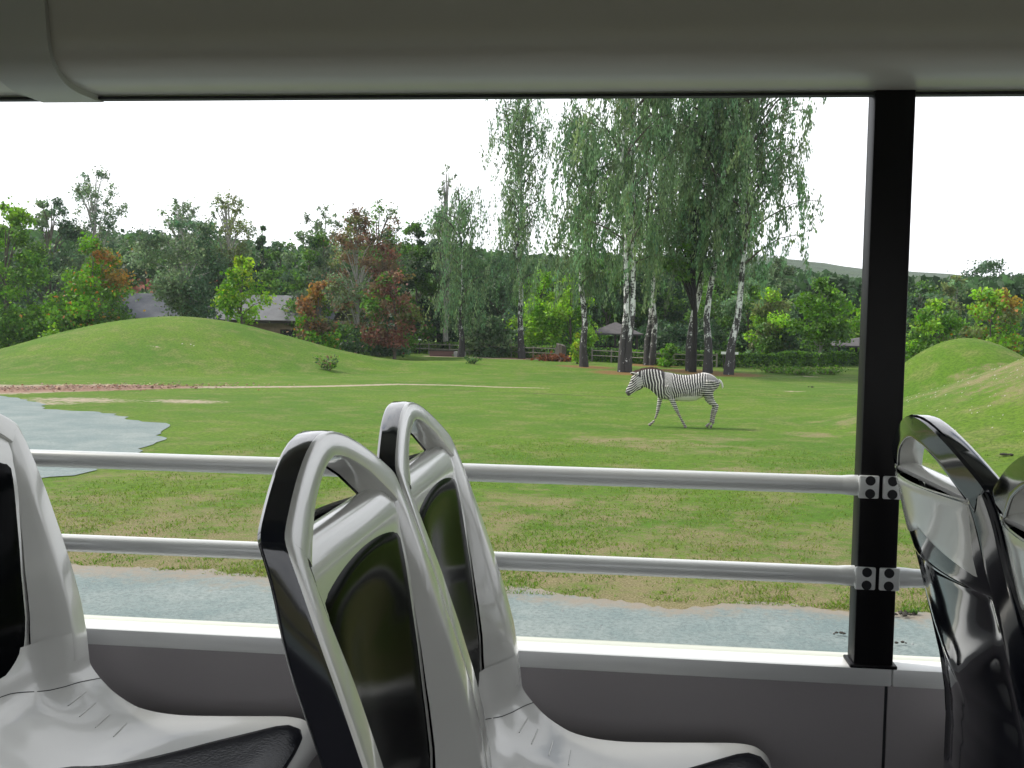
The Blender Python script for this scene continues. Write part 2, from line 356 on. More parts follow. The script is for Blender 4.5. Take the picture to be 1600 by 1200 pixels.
def leaves(pos,size,cols,aspect=1.5,droop=0.,up=.35):
    n=len(pos)
    nrm=rng.normal(size=(n,3)); nrm[:,2]=nrm[:,2]*(1-droop)+up*(1-droop); nrm/=np.linalg.norm(nrm,axis=1)[:,None]+1e-9
    r=rng.normal(size=(n,3)); 
    if droop>0: r[:,:2]*=(1-droop)*.8+.12; r[:,2]=-np.abs(r[:,2])-droop*1.5
    a=r-nrm*(r*nrm).sum(1)[:,None]; a/=np.linalg.norm(a,axis=1)[:,None]+1e-9
    b=np.cross(nrm,a)
    s=(size*rng.uniform(.6,1.35,n))[:,None]
    la=a*s*aspect*.5; lb=b*s*.5
    sk=rng.uniform(-.35,.35,n)[:,None]
    V=np.stack([pos-la,pos+lb+la*sk,pos+la,pos-lb+la*sk],1).reshape(-1,3)
    F=np.arange(4*n).reshape(n,4)
    return V,F,np.repeat(cols,4,axis=0)
def _late(): pass
def crown_obj(name,P,S,Cc,parent,**k):
    V,F,cc=leaves(P,S,Cc,**k)
    me=new_mesh(name,V,F,M_leaf,False,{'leafcol':('POINT',cc)})
    return ob(name,me,parent)
PAL=dict(green=(.060,.120,.022),maple=(.072,.155,.016),dark=(.034,.066,.026),grey=(.085,.122,.062),yellow=(.23,.27,.03),lime=(.15,.26,.03),orange=(.24,.105,.03),red=(.115,.052,.038),rust=(.115,.078,.045),blue=(.050,.090,.046),birch=(.088,.146,.072),olive=(.10,.125,.045),conif=(.022,.05,.022))
for _k in PAL: PAL[_k]=tuple(a*1.7 for a in PAL[_k])
def env(shape,t_):
    if shape=='round': return np.sqrt(np.clip(1-(2*t_-1)**2,0,1))**.8
    if shape=='egg': return np.sin(np.clip(t_,0,1)**.75*PI)**.7
    if shape=='cone': return (1-t_)**.8*np.minimum(1,.35+t_*5)
    if shape=='low': return np.clip(1-t_**2.2,0,1)**.6
    if shape=='airy': return np.sqrt(np.clip(1-np.abs(2*t_-1)**2.6,0,1))*(.85+.15*np.sin(t_*15))
def tree(label,u,vtop,wpx,y,cols,shape='egg',dens=1.,cb=.15,name='broadleaf_tree',trunk=None,leafs=.165,seed=None,group=None,airy=0.,dv=0,tw=None,flat=.75,accent=None,cat='tree'):
    """u, vtop, wpx: where the crown stands and reaches in the photo; y: its distance"""
    r=np.random.default_rng(seed if seed is not None else int(u*7+vtop)); 
    p=at(u,vtop,y); x=float(p[0]); g0=gz(x,y); h=float(p[2])-g0
    w=wpx/FPX*y*1.03/2
    root=thing(name,label,cat,(x,y,g0-.03),group)
    # clump centres
    nc=int((34 if airy<.5 else 62)*max(1,(h*w)/28)**.6); nc=min(nc,110)
    tt=r.uniform(0,1,nc)**(.9); th=r.uniform(0,2*PI,nc); rr=np.sqrt(r.uniform(.12,1,nc))
    er=(1.35 if airy>.65 else 1.)*env(shape,tt)*w*(.86+.22*np.sin(th*3+u)*r.uniform(.4,1,nc))
    cx=np.cos(th)*rr*er; cy_=np.sin(th)*rr*er; cz=h*(cb+(1-cb)*tt*.96)
    cr=(.34*w*(1-.35*tt)+.25)*r.uniform(.55,1.15,nc)*(1-.5*airy)
    if shape=='cone': cr*=.75
    cols=[np.array(PAL[c]) if isinstance(c,str) else np.array(c) for c in cols]
    cr=np.where(tt>.8,cr*.8,cr); ci=r.integers(0,len(cols),nc); ccol=np.array([cols[i] for i in ci])*r.uniform(.72,1.3,(nc,1))
    if accent:
        ac,ax,az,am=accent   # accent colour where (cx*ax+cz*az) is largest
        sc=(cx/w*ax+(cz/h)*az); k_=sc>np.quantile(sc,1-am); mm_=r.uniform(.15,.8,(k_.sum(),1)); ccol[k_]=ccol[k_]*(1-mm_)+mm_*np.array(PAL[ac])*r.uniform(.7,1.1,(k_.sum(),1))
    area=cr**2; tot=(1.5 if airy>.5 else 1.1)*dens*min(9500,900+ (w*h)*150*(.2/leafs)**1.5)
    cnt=np.maximum(12,(tot*area/area.sum())).astype(int)
    idx=np.repeat(np.arange(nc),cnt); n=len(idx)
    d=r.normal(size=(n,3)); d/=np.linalg.norm(d,axis=1)[:,None]; q=np.where(r.uniform(0,1,n)<(.45 if airy>.5 else .75),r.uniform(.1,1,n)**.5,np.abs(r.normal(0,.95,n)))
    # ragged sub clumping
    P=np.stack([cx,cy_,cz],1)[idx]+d*(cr[idx]*q)[:,None]*np.array([1,1,1.25 if airy>.65 else flat])
    P+=.16*np.stack([np.sin(P[:,2]*5+P[:,0]*3),np.sin(P[:,0]*5+1),np.sin(P[:,1]*6)],1)*.6
    P[:,2]=np.clip(P[:,2],.15,h*1.02)
    CO=ccol[idx]*r.uniform(.65,1.4,(n,1))*(1+r.normal(0,.07,(n,3)))
    if accent:
        k_=r.uniform(0,1,n)<.06; CO[k_]=np.array(PAL[accent[0]])*r.uniform(.8,1.3,(k_.sum(),1))
    S=leafs*(y/70)**.35*(.78 if airy>.5 else 1.)
    mb=MB(); R=tw or (.011*h+.04)
    tp=h*(.93 if airy>0 else .8)
    ph=r.uniform(0,6); pts=[(math.sin(ph+k*.9)*.018*h*min(k,2)/2*.5,math.cos(ph*2+k)*.012*h*min(k,2)/2,tp*k/7) for k in range(8)]
    mb.tube(pts,[R*(1.25 if k==0 else 1-.12*k) for k in range(8)],8)
    order=r.permutation(nc)[:(36 if airy else 14)]
    for i in order:
        z0=max(h*cb*.6,cz[i]-.18*h-r.uniform(0,.12)*h); z0=min(z0,tp*.97)
        k=z0/tp*7; k0=int(k); a=np.array(pts[min(k0,7)]); b=np.array(pts[min(k0+1,7)]); s0=a+(b-a)*(k-k0)
        e=np.array([cx[i],cy_[i],cz[i]]); m_=(s0+e)/2+np.array([0,0,.04*h])
        mb.tube([s0,m_,e],[R*.42*(1-z0/h*.5),R*.25,R*.08],5,False)
    mb.obj('trunk',trunk or M_bark,root)
    crown_obj('crown',P,np.full(n,S),np.clip(CO,.004,.8),root)
    return root
tag(crown_obj('leaf_litter',LP,np.full(nl_,.085),LC,None,aspect=1.3,up=4.),'reddish fallen leaves strewn along the dirt track before the mound','fallen leaves',kind='stuff')
# ---- weeping birches
def birch(label,u,v,ytop_h,cw,seed,lean=0.,trunks=1,cbase=.30,name='birch_tree',kx=0.,dens=1.):
    r=np.random.default_rng(seed); x,y=ground_at(u,v); y=min(y,76.); x=float(at(u,v,y)[0]); g0=gz(x,y); h=ytop_h
    root=thing(name,label,'tree',(x,y,g0-.04),'weeping birches in the paddock')
    mb=MB(); spines=[]
    for k in range(trunks):
        off=(k-(trunks-1)/2)*.55; l=lean+off*.5; ph=r.uniform(0,6)
        pts=[(off*.6+l*(s/12)*1.+.16*math.sin(ph+s*.8)*min(s,3)/3+.10*math.sin(s*1.9+ph*2),.12*math.cos(ph+s*.7),h*.94*s/12) for s in range(13)]
        R=.225 if trunks==1 else .20
        rad=[R*(1.45 if s==0 else 1.08 if s==1 else 1-.072*s) for s in range(13)]
        mb.tube(pts,rad,10); spines.append(pts)
    strands=[]; lb=MB()
    nl=int(44*dens)
    for i in range(nl):
        sp=spines[i%trunks]; f=cbase+(.97-cbase)*((i+.5)/nl)**.85; k=f*12; k0=min(int(k),11); a=np.array(sp[k0]); b=np.array(sp[k0+1]); s0=a+(b-a)*(k-k0)
        az=i*2.399+r.uniform(-.5,.5); L=cw*(.5+.6*math.sin(min(1,(1-f)*1.9+.18)*PI*.55))*r.uniform(.55,1.1)
        dr=np.array([math.cos(az),math.sin(az),0]); pts=[s0]
        rise=r.uniform(.35,.95)*L
        for q in (.3,.6,.85,1.): pts.append(s0+dr*L*q+np.array([kx*q,0,rise*math.sin(q*1.9)*.9]))
        lb.tube(pts,[.075*(1-f)+.03,.05,.03,.02,.008],5,False)
        for q in range(11):
            s_=r.uniform(.12,1.); j=s_*4; j0=min(int(j),3); p0=np.array(pts[j0])+(np.array(pts[j0+1])-np.array(pts[j0]))*(j-j0)
            p0=p0+r.normal(0,.35,3)*np.array([1,1,.5]); strands.append((p0,r.uniform(1.0,3.6)*(.65+.55*(1-f)),f))
    mb.v; trunk=mb.obj('trunk',M_birch,root); lb.obj('limb',M_bark,root)
    PP=[];CC=[]
    base=np.array(PAL['birch'])
    for (p0,L,f) in strands:
        n=int(L*19.5*dens)+5; s_=r.uniform(0,1,n)**.85
        sway=r.normal(0,.2,2)+np.array([-.08,0])
        P=np.stack([p0[0]+sway[0]*s_*L+r.normal(0,.10,n)*(1.6-s_),p0[1]+sway[1]*s_*L+r.normal(0,.10,n)*(1.6-s_),p0[2]+.25-s_*L],1)
        PP.append(P); CC.append(np.tile(base*r.uniform(.6,1.35)*np.array([r.uniform(.85,1.25),1,r.uniform(.8,1.1)]),(n,1)))
    P=np.vstack(PP); CO=np.vstack(CC)*r.uniform(.7,1.4,(len(P),1)); k=P[:,2]>1.9; P=P[k]; CO=CO[k]
    crown_obj('crown',P,np.full(len(P),.085),np.clip(CO,0,1),root,aspect=3.0,droop=.75,up=.1)
    return root
birch('birch standing apart at the left end of the birch row, tall narrow weeping crown',813,565,21.5,2.5,11,lean=-.4,cbase=.28,dens=.9)
birch('slim birch with a thin white speckled trunk left of the grey pavilion',912,578,17,2.4,12,lean=-.2,cbase=.32,dens=.85)
birch('stout twin-trunk birch in front of the grey pavilion behind the zebra mane',978,584,23,3.5,13,lean=-.1,trunks=2,cbase=.27,dens=1.15)
birch('birch forked from the ground right behind the zebra back',1016,575,20,2.8,14,lean=.1,trunks=2,cbase=.33)
birch('white-stemmed birch leaning right above the zebra rump',1076,582,21,3.0,15,lean=1.6,cbase=.34)
birch('birch between the dark trunk and the outermost birch, slim pale stem',1104,585,21,3.0,16,lean=.5,cbase=.34)
birch('outermost birch on the right with an open crown leaning right',1140,587,22,3.6,17,lean=1.5,cbase=.30,kx=.2,dens=1.15)
birch('low weeping birch left of the birch row, crown drooping over the hedge',722,556,12.8,2.3,18,lean=-.3,cbase=.22,dens=.7)
tree('dark-trunked tree hidden among the birches right of the zebra',1090,300,90,62,['birch','green'],'egg',.45,.4,trunk=M_darkbark,tw=.2,airy=.3,leafs=.17)
T=[ # label,u,vtop,w,y,cols,shape,dens,cb,kw
('bright green maple cut off by the left edge of the view',8,308,150,66,['maple','green','green'],'low',1.6,.1,dict(accent=('lime',0,1,.12))),
('maple turning orange at its crown beside the left side of the mound',143,366,132,64,['maple','green','maple'],'low',1.5,.06,dict(accent=('orange',.9,.5,.13))),
('tall thin grey-green poplar rising behind the orange-tinged maple',150,262,105,86,['grey','grey','blue'],'airy',.62,.3,dict(airy=.8,trunk=M_pale)),
('grey-green willow behind and between the two left maples',78,302,110,84,['grey','blue'],'round',.95,.12,dict(airy=.3)),
('rounded mid-green tree filling the skyline over the mound top',228,356,95,94,['blue','green','dark'],'round',1.2,.05,{}),
('wide spreading willow behind the mound with a whitish trunk',292,338,160,76,['grey','blue','grey'],'round',1.2,.22,dict(trunk=M_pale)),
('airy poplar with gaps of sky, left of two over the willow',285,305,75,80,['grey','grey'],'airy',.42,.55,dict(airy=.9,trunk=M_pale)),
('airy poplar with gaps of sky, right of two over the willow',356,302,85,80,['grey','olive'],'airy',.42,.5,dict(airy=.9,trunk=M_pale)),
('small yellow-green maple on the right shoulder of the mound',378,400,80,62,['lime','maple'],'egg',1.0,.12,dict(accent=('yellow',.2,1,.3))),
('pointed dark conifer tip on the skyline left of the red trees',410,346,58,96,['conif','dark'],'cone',1.2,.02,dict(name='conifer_tree')),
('bluish green tree next to the conifer tip on the skyline',440,372,80,92,['blue','green'],'round',1.1,.05,{}),
('leafy grey-green tree over the end of the long roof',482,346,90,84,['grey','green','blue'],'round',1.0,.1,{}),
('thin airy poplar top between the grey-green tree and the red tree',508,318,70,86,['grey','grey'],'airy',.45,.5,dict(airy=.9,trunk=M_pale)),
('orange and green bush-like tree at the right end of the long roof',497,440,80,68,['olive','rust','maple'],'low',1.1,.04,dict(accent=('orange',-.3,.6,.35))),
('tall sparse tree with pale split stems and rust-coloured leaves',560,322,125,74,['rust','grey','olive'],'egg',.8,.2,dict(airy=.6,trunk=M_pale,accent=('red',.4,.6,.3))),
('tall thin tree with rust-tinged leaves showing sky through its top',592,310,80,80,['rust','green','grey'],'airy',.55,.35,dict(airy=.7)),
('dark red-leaved tree beside the dark green one',618,420,98,70,['red','rust','green'],'round',1.0,.12,dict(accent=('red',.2,.2,.4))),
('dark green tree with a rounded top right of the red tree',650,346,74,84,['dark','green'],'round',1.25,.05,{}),
('grey-green tree with dense foliage left of the drooping birch',688,330,76,86,['grey','green','blue'],'egg',1.1,.08,{}),
('very thin poplar spike on the skyline left of the birches',700,250,34,84,['grey','grey'],'airy',.22,.3,dict(airy=.9,trunk=M_pale)),
('bright yellow-green maple glowing behind the leftmost birch trunk',846,425,96,82,['lime','maple','lime'],'round',1.1,.08,{}),
('fresh green maple left of the grey pavilion, behind the slim birch',893,430,78,80,['maple','lime'],'egg',1.2,.1,{}),
('dark tree behind the left birches',790,392,120,95,['dark','blue'],'round',1.2,.02,{}),
('dark tree behind the grey pavilion roof',950,398,130,96,['dark','green'],'round',1.2,.02,{}),
('dark tree behind the forked birch',1040,400,130,98,['dark','conif','green'],'round',1.2,.02,{}),
('dark tree in shade behind the leaning birch',1120,404,120,94,['dark','green'],'round',1.2,.02,{}),
('dull green tree low behind the outermost birch',1172,420,90,84,['green','birch'],'low',1.2,.05,{}),
('yellowish green small tree right of the outermost birch',1205,440,76,80,['olive','lime','green'],'egg',1.,.08,{}),
('grey-green weeping tree right of the birch row',1222,398,80,88,['grey','birch'],'egg',.95,.08,{}),
('fresh green tree with a pale trunk left of the brown pavilion',1285,432,84,74,['green','maple','green'],'egg',1.25,.22,dict(trunk=M_pale,accent=('maple',0,1,.2))),
('bluish tree behind the fresh green one left of the black post',1325,432,90,100,['blue','dark'],'round',1.2,.02,{}),
('yellow-green tree half hidden by the black post',1362,455,55,82,['lime','maple'],'egg',1.,.1,{}),
('mid green tree just right of the black post',1436,440,78,90,['green','blue'],'round',1.2,.05,{}),
('yellow-green rounded tree behind the small mound right of the post',1462,470,84,66,['lime','maple','green'],'round',1.3,.08,{}),
('grey weeping tree with a thin white stem right of the post',1495,428,78,84,['grey','birch','olive'],'egg',1.,.1,dict(trunk=M_pale)),
('pale yellow-green tree with orange tips behind the right mounds',1552,452,112,64,['lime','olive','maple'],'round',1.4,.08,dict(accent=('orange',.5,.7,.14))),
('tall dark oak with sky gaps on the right skyline',1560,408,130,112,['dark','blue'],'round',.9,.2,{}),
('green tree cut off by the right edge of the view',1622,470,90,70,['green','blue'],'round',1.2,.05,{}),
('dark oak beyond the right edge tree',1640,412,110,110,['dark'],'round',1.,.15,{}),
]
for (lb,u,vt,w,y,cols,sh,de,cb,kw) in T:
    kw=dict(kw); tree(lb,u,vt,w,y,cols,sh,de*1.15,cb,group='trees along the far side of the paddock',**kw)
B=[('dark bush under the left edge maple',40,478,110,78,['dark','green']),('dark rounded shrub beside the left end of the mound',95,488,90,76,['dark','blue']),
('small yellow-green shrub at the left foot of the mound',86,495,26,62,['lime','green']),
('shaded bush under the orange-tinged maple',165,470,110,82,['dark','green']),
('dark bush below the rust-coloured tree',545,505,105,72,['dark','green']),
('low dark bush at the end of the fence rail',600,522,80,76,['dark','blue']),
('shaded shrub behind the two white signs',655,470,110,86,['dark','conif']),
('grey-leaved shrub under the drooping birch',765,495,90,78,['grey','dark']),
('dark shrub behind the leftmost birch trunk',830,500,100,90,['dark','conif']),
('dark shrub behind the tree stump',885,505,90,90,['dark','conif']),
('dark shrub right of the grey pavilion',1035,500,120,86,['dark','conif']),
('dark shrub behind the leaning birch',1100,500,100,86,['dark','conif']),
('dark shrub behind the outermost birch trunk',1165,495,100,86,['dark','green']),
('bush between the hedge and the fresh green tree',1235,505,80,80,['green','dark']),
('dark bush left of the brown pavilion',1312,500,60,92,['dark','conif']),
('leafy sapling sticking up from the hedge behind the forked birch',1046,538,18,67.5,['green','maple']),
('dark bush behind the small mound right of the post',1430,500,90,76,['dark','green']),
('dark bush between the two yellow-green trees right of the post',1508,500,60,72,['dark','green']),
]
for (lb,u,vt,w,y,cols) in B: tree(lb,u,vt,w,y,cols,'low',1.25,.02,name='bush',cat='bush',group='bushes behind the paddock',leafs=.17)
tree('small pointed yellow-green conifer by the hedge left of the slim birch',903,520,22,68,['lime','yellow','maple'],'cone',.8,.02,name='young_conifer',leafs=.12,cat='tree')
# far-off wood, one mass
N=70000; yy=rng.uniform(98,140,N); uu=rng.uniform(-260,1860,N)
sky_v=np.interp(uu,[-260,0,120,230,330,430,520,640,760,900,1040,1160,1260,1320,1400,1500,1700],[350,362,365,372,372,392,385,385,395,408,408,412,424,436,440,438,432])
tpos=np.array([at(a,b,c) for a,b,c in zip(uu[:1],sky_v[:1],yy[:1])])
dvec=cF[None,:]+cR[None,:]*((uu-800)/FPX)[:,None]+cU[None,:]*((600-sky_v)/FPX)[:,None]; dvec=dvec*(yy/dvec[:,1])[:,None]
ztop=dvec[:,2]+EYE; lump=1+.10*vnoise(dvec[:,0],yy*1.3,.45,5)
P=np.stack([dvec[:,0],yy,ztop*lump*rng.uniform(0,1,N)**.45-.2],1)
tone=(.8+.5*vnoise(P[:,0]*1.,P[:,2]*1.5+yy*.3,.7,8))[:,None]
CO=np.array(PAL['dark'])*1.25*tone*rng.uniform(.6,1.4,(N,1))
wood=crown_obj('woodland',P,np.full(N,.62),np.clip(CO,.003,1),None); tag(wood,'dark far-off wood closing the view behind the trees','woodland',kind='stuff')
# ------------------------------------------------------------------ hedges
def hedge(label,pts,ht,th,cols,n,seed=1):
    root=thing('hedge',label,'hedge',(pts[0][0],pts[0][1],0),'clipped hedges at the paddock edge')
    r=np.random.default_rng(seed); A=[np.array(p) for p in pts]; L=[np.linalg.norm(b-a) for a,b in zip(A[:-1],A[1:])]; cum=np.r_[0,np.cumsum(L)]
    s=r.uniform(0,cum[-1],n); X=np.interp(s,cum,[a[0] for a in A]); Y=np.interp(s,cum,[a[1] for a in A])
    hh=ht*(1+.13*vnoise(X,Y,1.3,seed))
    face=r.uniform(0,1,n); yo=np.where(face<.6,-th/2+r.normal(0,.1,n),r.uniform(-th/2,th/2,n)); zo=np.where(face<.6,r.uniform(0,1,n),.85+.2*r.uniform(0,1,n)**2)
    P=np.stack([X-pts[0][0],Y+yo-pts[0][1],hgt(X,Y)+hh*zo],1)
    cc=np.array([PAL[c] for c in cols])[r.integers(0,len(cols),n)]*(1+.35*vnoise(X,Y,2.1,seed+4))[:,None]*r.uniform(.6,1.5,(n,1))
    crown_obj('foliage',P,np.full(n,.15),np.clip(cc,.003,1),root)
    return root
def hp(*q): return [(float(at(u,560,y)[0]),y) for u,y in q]
hedge('long low hedge behind the birch trunks and the zebra',hp((880,76.5),(960,73),(1050,70),(1200,69.),(1290,73),(1352,78)),.95,1.1,['green','green','maple','dark'],15000,3)
hedge('flowering low hedge behind the fence rails, left of the tree stump',hp((600,84),(700,83),(800,80),(868,78)),.95,1.0,['green','dark','olive','maple'],9000,5)
hedge('hedge beyond the left foot of the mound under the maples',hp((-120,80),(0,78),(130,76)),1.25,1.2,['green','dark','maple'],6000,7)
hedge('hedge below the right pavilion, continuing behind the black post',hp((1352,80),(1480,84)),1.1,1.1,['green','dark'],3000,9)
# fence
M_wood=mat('weathered_wood',(.36,.33,.27),.85); t=NT(M_wood); n=t.noise(4,5,.7,t.coord((1,8,8))); t.l(t.ramp(n,[(.3,(.15,.135,.11)),(.7,(.30,.28,.23))]),t.b.inputs['Base Color'])
def fence(label,q,n):
    P=hp(*q); root=thing('rail_fence',label,'fence',(P[0][0],P[0][1],0),'wooden rail fences')
    xs_=np.linspace(P[0][0],P[-1][0],n); ys_=np.interp(xs_,[p[0] for p in P],[p[1] for p in P])
    for k in range(n):
        z=gz(xs_[k],ys_[k]); MB().box(xs_[k]-P[0][0]-.05,xs_[k]-P[0][0]+.05,ys_[k]-P[0][1]-.05,ys_[k]-P[0][1]+.05,z-.1,z+.95).obj('post',M_wood,root,False)
    for zz_ in (.82,.45):
        mb=MB(); mb.tube([(xs_[k]-P[0][0],ys_[k]-P[0][1]-.07,gz(xs_[k],ys_[k])+zz_) for k in range(n)],.035,6); mb.obj('rail',M_wood,root)
fence('pale wooden rail fence left of the birches in front of the flowering hedge',[(606,83),(700,82),(800,79),(868,77)],9)
fence('pale wooden rail fence running behind the pavilion birches',[(925,73.5),(960,72),(1050,69),(1120,68.3)],7)
# ------------------------------------------------------------------ buildings
M_shingle=mat('grey_roofing',(.26,.27,.28),.8); t=NT(M_shingle); v=t.coord(); w_=t.n('ShaderNodeTexWave'); w_.inputs['Scale'].default_value=1.6; w_.inputs['Distortion'].default_value=1.5; w_.bands_direction='X'; t.l(v,w_.inputs['Vector'])
n=t.noise(1.5,6,.75,v); t.l(t.mix(t.math('MULTIPLY',w_.outputs['Fac'],.35),t.ramp(n,[(.3,(.095,.098,.105)),(.7,(.165,.168,.175))]),(.13,.13,.14)),t.b.inputs['Base Color'])
M_stucco=mat('brown_wall',(.24,.17,.12),.9); t=NT(M_stucco); n=t.noise(1.2,5,.7,t.coord()); t.l(t.ramp(n,[(.3,(.18,.13,.095)),(.7,(.30,.22,.16))]),t.b.inputs['Base Color'])
M_darkw=mat('dark_timber',(.035,.028,.022),.8); M_dglass=mat('dark_window',(.02,.022,.025),.15)
M_tile=mat('red_tiles',(.33,.10,.06),.8); M_brown=mat('brown_shingle',(.07,.06,.06),.85); t=NT(M_brown); n=t.noise(3,5,.7,t.coord()); t.l(t.ramp(n,[(.3,(.05,.044,.046)),(.7,(.10,.09,.09))]),t.b.inputs['Base Color'])
def long_building():
    a=at(150,500,84); b=at(512,506,84); x0,x1=float(a[0]),float(b[0]); y0=84.; W=x1-x0
    root=thing('zoo_building','long low building with a grey roof and brown wall behind the mound','building',(x0,y0,0))
    ez=2.95; rz=5.0
    MB().box(0,W,0,7,-.2,ez).obj('wall',M_stucco,root,False)
    rf=MB(); t_=.14
    for sx_ in (1,):
        rf.add([(-.6,-.9,ez-.25),(W+.6,-.9,ez-.25),(W+.6,3.5,rz),(-.6,3.5,rz),(-.6,7.9,ez-.25),(W+.6,7.9,ez-.25),(-.6,-.9,ez-.25+t_),(W+.6,-.9,ez-.25+t_),(W+.6,3.5,rz+t_),(-.6,3.5,rz+t_),(-.6,7.9,ez-.25+t_),(W+.6,7.9,ez-.25+t_)],
        [(0,1,2,3),(3,2,5,4),(6,9,8,7),(9,10,11,8),(0,6,7,1),(4,5,11,10),(0,3,9,6),(3,4,10,9),(1,7,8,2),(2,8,11,5)])
    r_=rf.obj('roof',M_shingle,root,False)
    MB().box(-.6,W+.6,-.96,-.9,ez-.32,ez-.08).obj('eave_board',M_darkw,root,False)
    for k in range(6):
        x=1.2+k*(W-2)/6; f=MB().box(x,x+1.2,-.06,0.,1.0,2.1).obj('window',M_darkw,root,False); MB().box(x+.08,x+1.12,-.075,-.062,1.08,2.02).obj('pane',M_dglass,f,False)
    MB().box(W*.8,W*.8+1.1,-.05,0,-.1,2.1).obj('door',M_darkw,root,False)
    MB().box(W*.3,W*.3+.6,3.2,3.8,rz-.1,rz+.9).obj('chimney',M_tile,root,False)
long_building()
def red_house():
    p=at(243,440,100); x=float(p[0]); root=thing('red_roofed_house','house with a red tiled roof half hidden in trees over the mound','house',(x,100,0))
    MB().box(-5,5,0,7,-.2,4.3).obj('wall',M_stucco,root,False)
    z=4.2; MB().add([(-5.6,-.6,z),(5.6,-.6,z),(5.6,3.5,z+3),(-5.6,3.5,z+3),(-5.6,7.6,z),(5.6,7.6,z)],[(0,1,2,3),(3,2,5,4),(0,3,4),(1,5,2),(0,4,5,1)]).obj('roof',M_tile,root,False)
    for k in (-3,0,3): MB().box(k-.5,k+.5,-.06,0,1.2,2.6).obj('window',M_dglass,root,False)
red_house()
def pavilion(label,u,y,vap,vev,hw,name='pavilion'):
    p=at(u,vap,y); x=float(p[0]); za=float(p[2]); ze=float(at(u,vev,y)[2]); g=gz(x,y)
    root=thing(name,label,'pavilion',(x,y,g),'open pavilions behind the hedge'); za-=g; ze-=g
    MB().add([(-hw,-hw,ze),(hw,-hw,ze),(hw,hw,ze),(-hw,hw,ze),(0,0,za),(-hw,-hw,ze-.12),(hw,-hw,ze-.12),(hw,hw,ze-.12),(-hw,hw,ze-.12)],[(0,1,4),(1,2,4),(2,3,4),(3,0,4),(0,5,6,1),(1,6,7,2),(2,7,8,3),(3,8,5,0),(5,8,7,6)]).obj('roof',M_brown,root,False)
    q=hw*.78
    for sx_ in (-1,0,1):
        for sy_ in (-1,1): MB().box(sx_*q-.08,sx_*q+.08,sy_*q-.08,sy_*q+.08,-.1,ze-.12).obj('post',M_darkw,root,False)
    MB().box(-q+.1,q-.1,q-.06,q-.01,.1,.95).obj('back_panel',M_darkw,root,False)
    MB().box(-q*.7,q*.7,-.3,.3,.4,.47).obj('bench',M_darkw,root,False)
pavilion('open pavilion with a grey hipped roof seen between the birch trunks',962,83,503,521,2.25)
pavilion('open pavilion with a brown hipped roof half hidden by the black post',1350,79,526,540,3.0)
# ------------------------------------------------------------------ small outdoor things
M_white=mat('white_board',(.8,.8,.78),.5)
def sign(label,u,v,y,w,h):
    p=at(u,v,y); x=float(p[0]); g=gz(x,y); z=float(p[2])-g
    root=thing('information_sign',label,'sign',(x,y,g),'small white signs at the paddock edge')
    MB().box(-w/2,w/2,-.02,.02,z-h/2,z+h/2).obj('board',M_white,root,False,bevel=.004)
    MB().box(-.03,.03,.021,.07,-.1,z+h/2-.03).obj('post',M_darkw,root,False)
sign('small white sign, left of the pair by the dark shrub',631,531,82,.38,.2); sign('small white sign, right of the pair by the dark shrub',655,531.5,82,.36,.2)
sign('small white sign just left of the outermost birch trunk',1131,551.5,66.5,.36,.17); sign('small white sign just right of the outermost birch trunk',1149,552,66.5,.38,.17)
def stump():
    x,y=ground_at(876,569); y=min(y,72); x=float(at(876,569,y)[0]); g=gz(x,y)
    root=thing('tree_stump','weathered broken tree stump left of the slim birch','stump',(x,y,g-.05))
    mb=MB(); r=random.Random(4); n=14; rings=[]
    for z,R in ((0,.62),(.15,.45),(.5,.36),(.9,.34),(1.25,.33)): rings.append([(R*(1+.12*math.sin(k*2.3+z))*math.cos(2*PI*k/n),R*(1+.12*math.cos(k*1.7))*math.sin(2*PI*k/n),z+(r.uniform(-.12,.18) if z>1.2 else 0)) for k in range(n)])
    mb.grid(np.array(rings),close_v=True); mb.f.append(tuple(len(mb.v)-n+k for k in range(n))); mb.obj('trunk',M_bark,root)
    nn=500; P=np.stack([rng.normal(-.25,.75,nn),rng.normal(-.3,.4,nn),np.abs(rng.normal(0,.2,nn))+.05],1)
    d=crown_obj('leaf_litter',P,np.full(nn,.16),np.array([.15,.06,.03])*rng.uniform(.6,1.6,(nn,1)),None); d.location=(x,y,g)
    tag(d,'reddish brown dead leaves piled at the foot of the stump','leaf litter',kind='stuff')
stump()
M_brick=mat('reddish_stone',(.16,.09,.085),.85); M_stone=mat('pale_stone',(.42,.42,.40),.85)
def trough():
    x,y=ground_at(691,560); y=77; x=float(at(691,556,y)[0]); g=gz(x,y); root=thing('feeding_trough','low reddish box by the path in front of the fence','trough',(x,y,g))
    MB().box(-.95,.95,-.35,.35,0,.42).obj('box',M_brick,root,False,bevel=.03); MB().box(-1.0,1.0,-.4,.4,.421,.49).obj('rim',M_darkw,root,False,bevel=.01)
    x2=float(at(717,556,y)[0]); g=gz(x2,y); r2=thing('stone_block','pale grey stone block right of the reddish box','stone',(x2,y,g))
    MB().box(-.55,.55,-.3,.3,-.05,.4).obj('block',M_stone,r2,True,bevel=.07,seg=3)
trough()
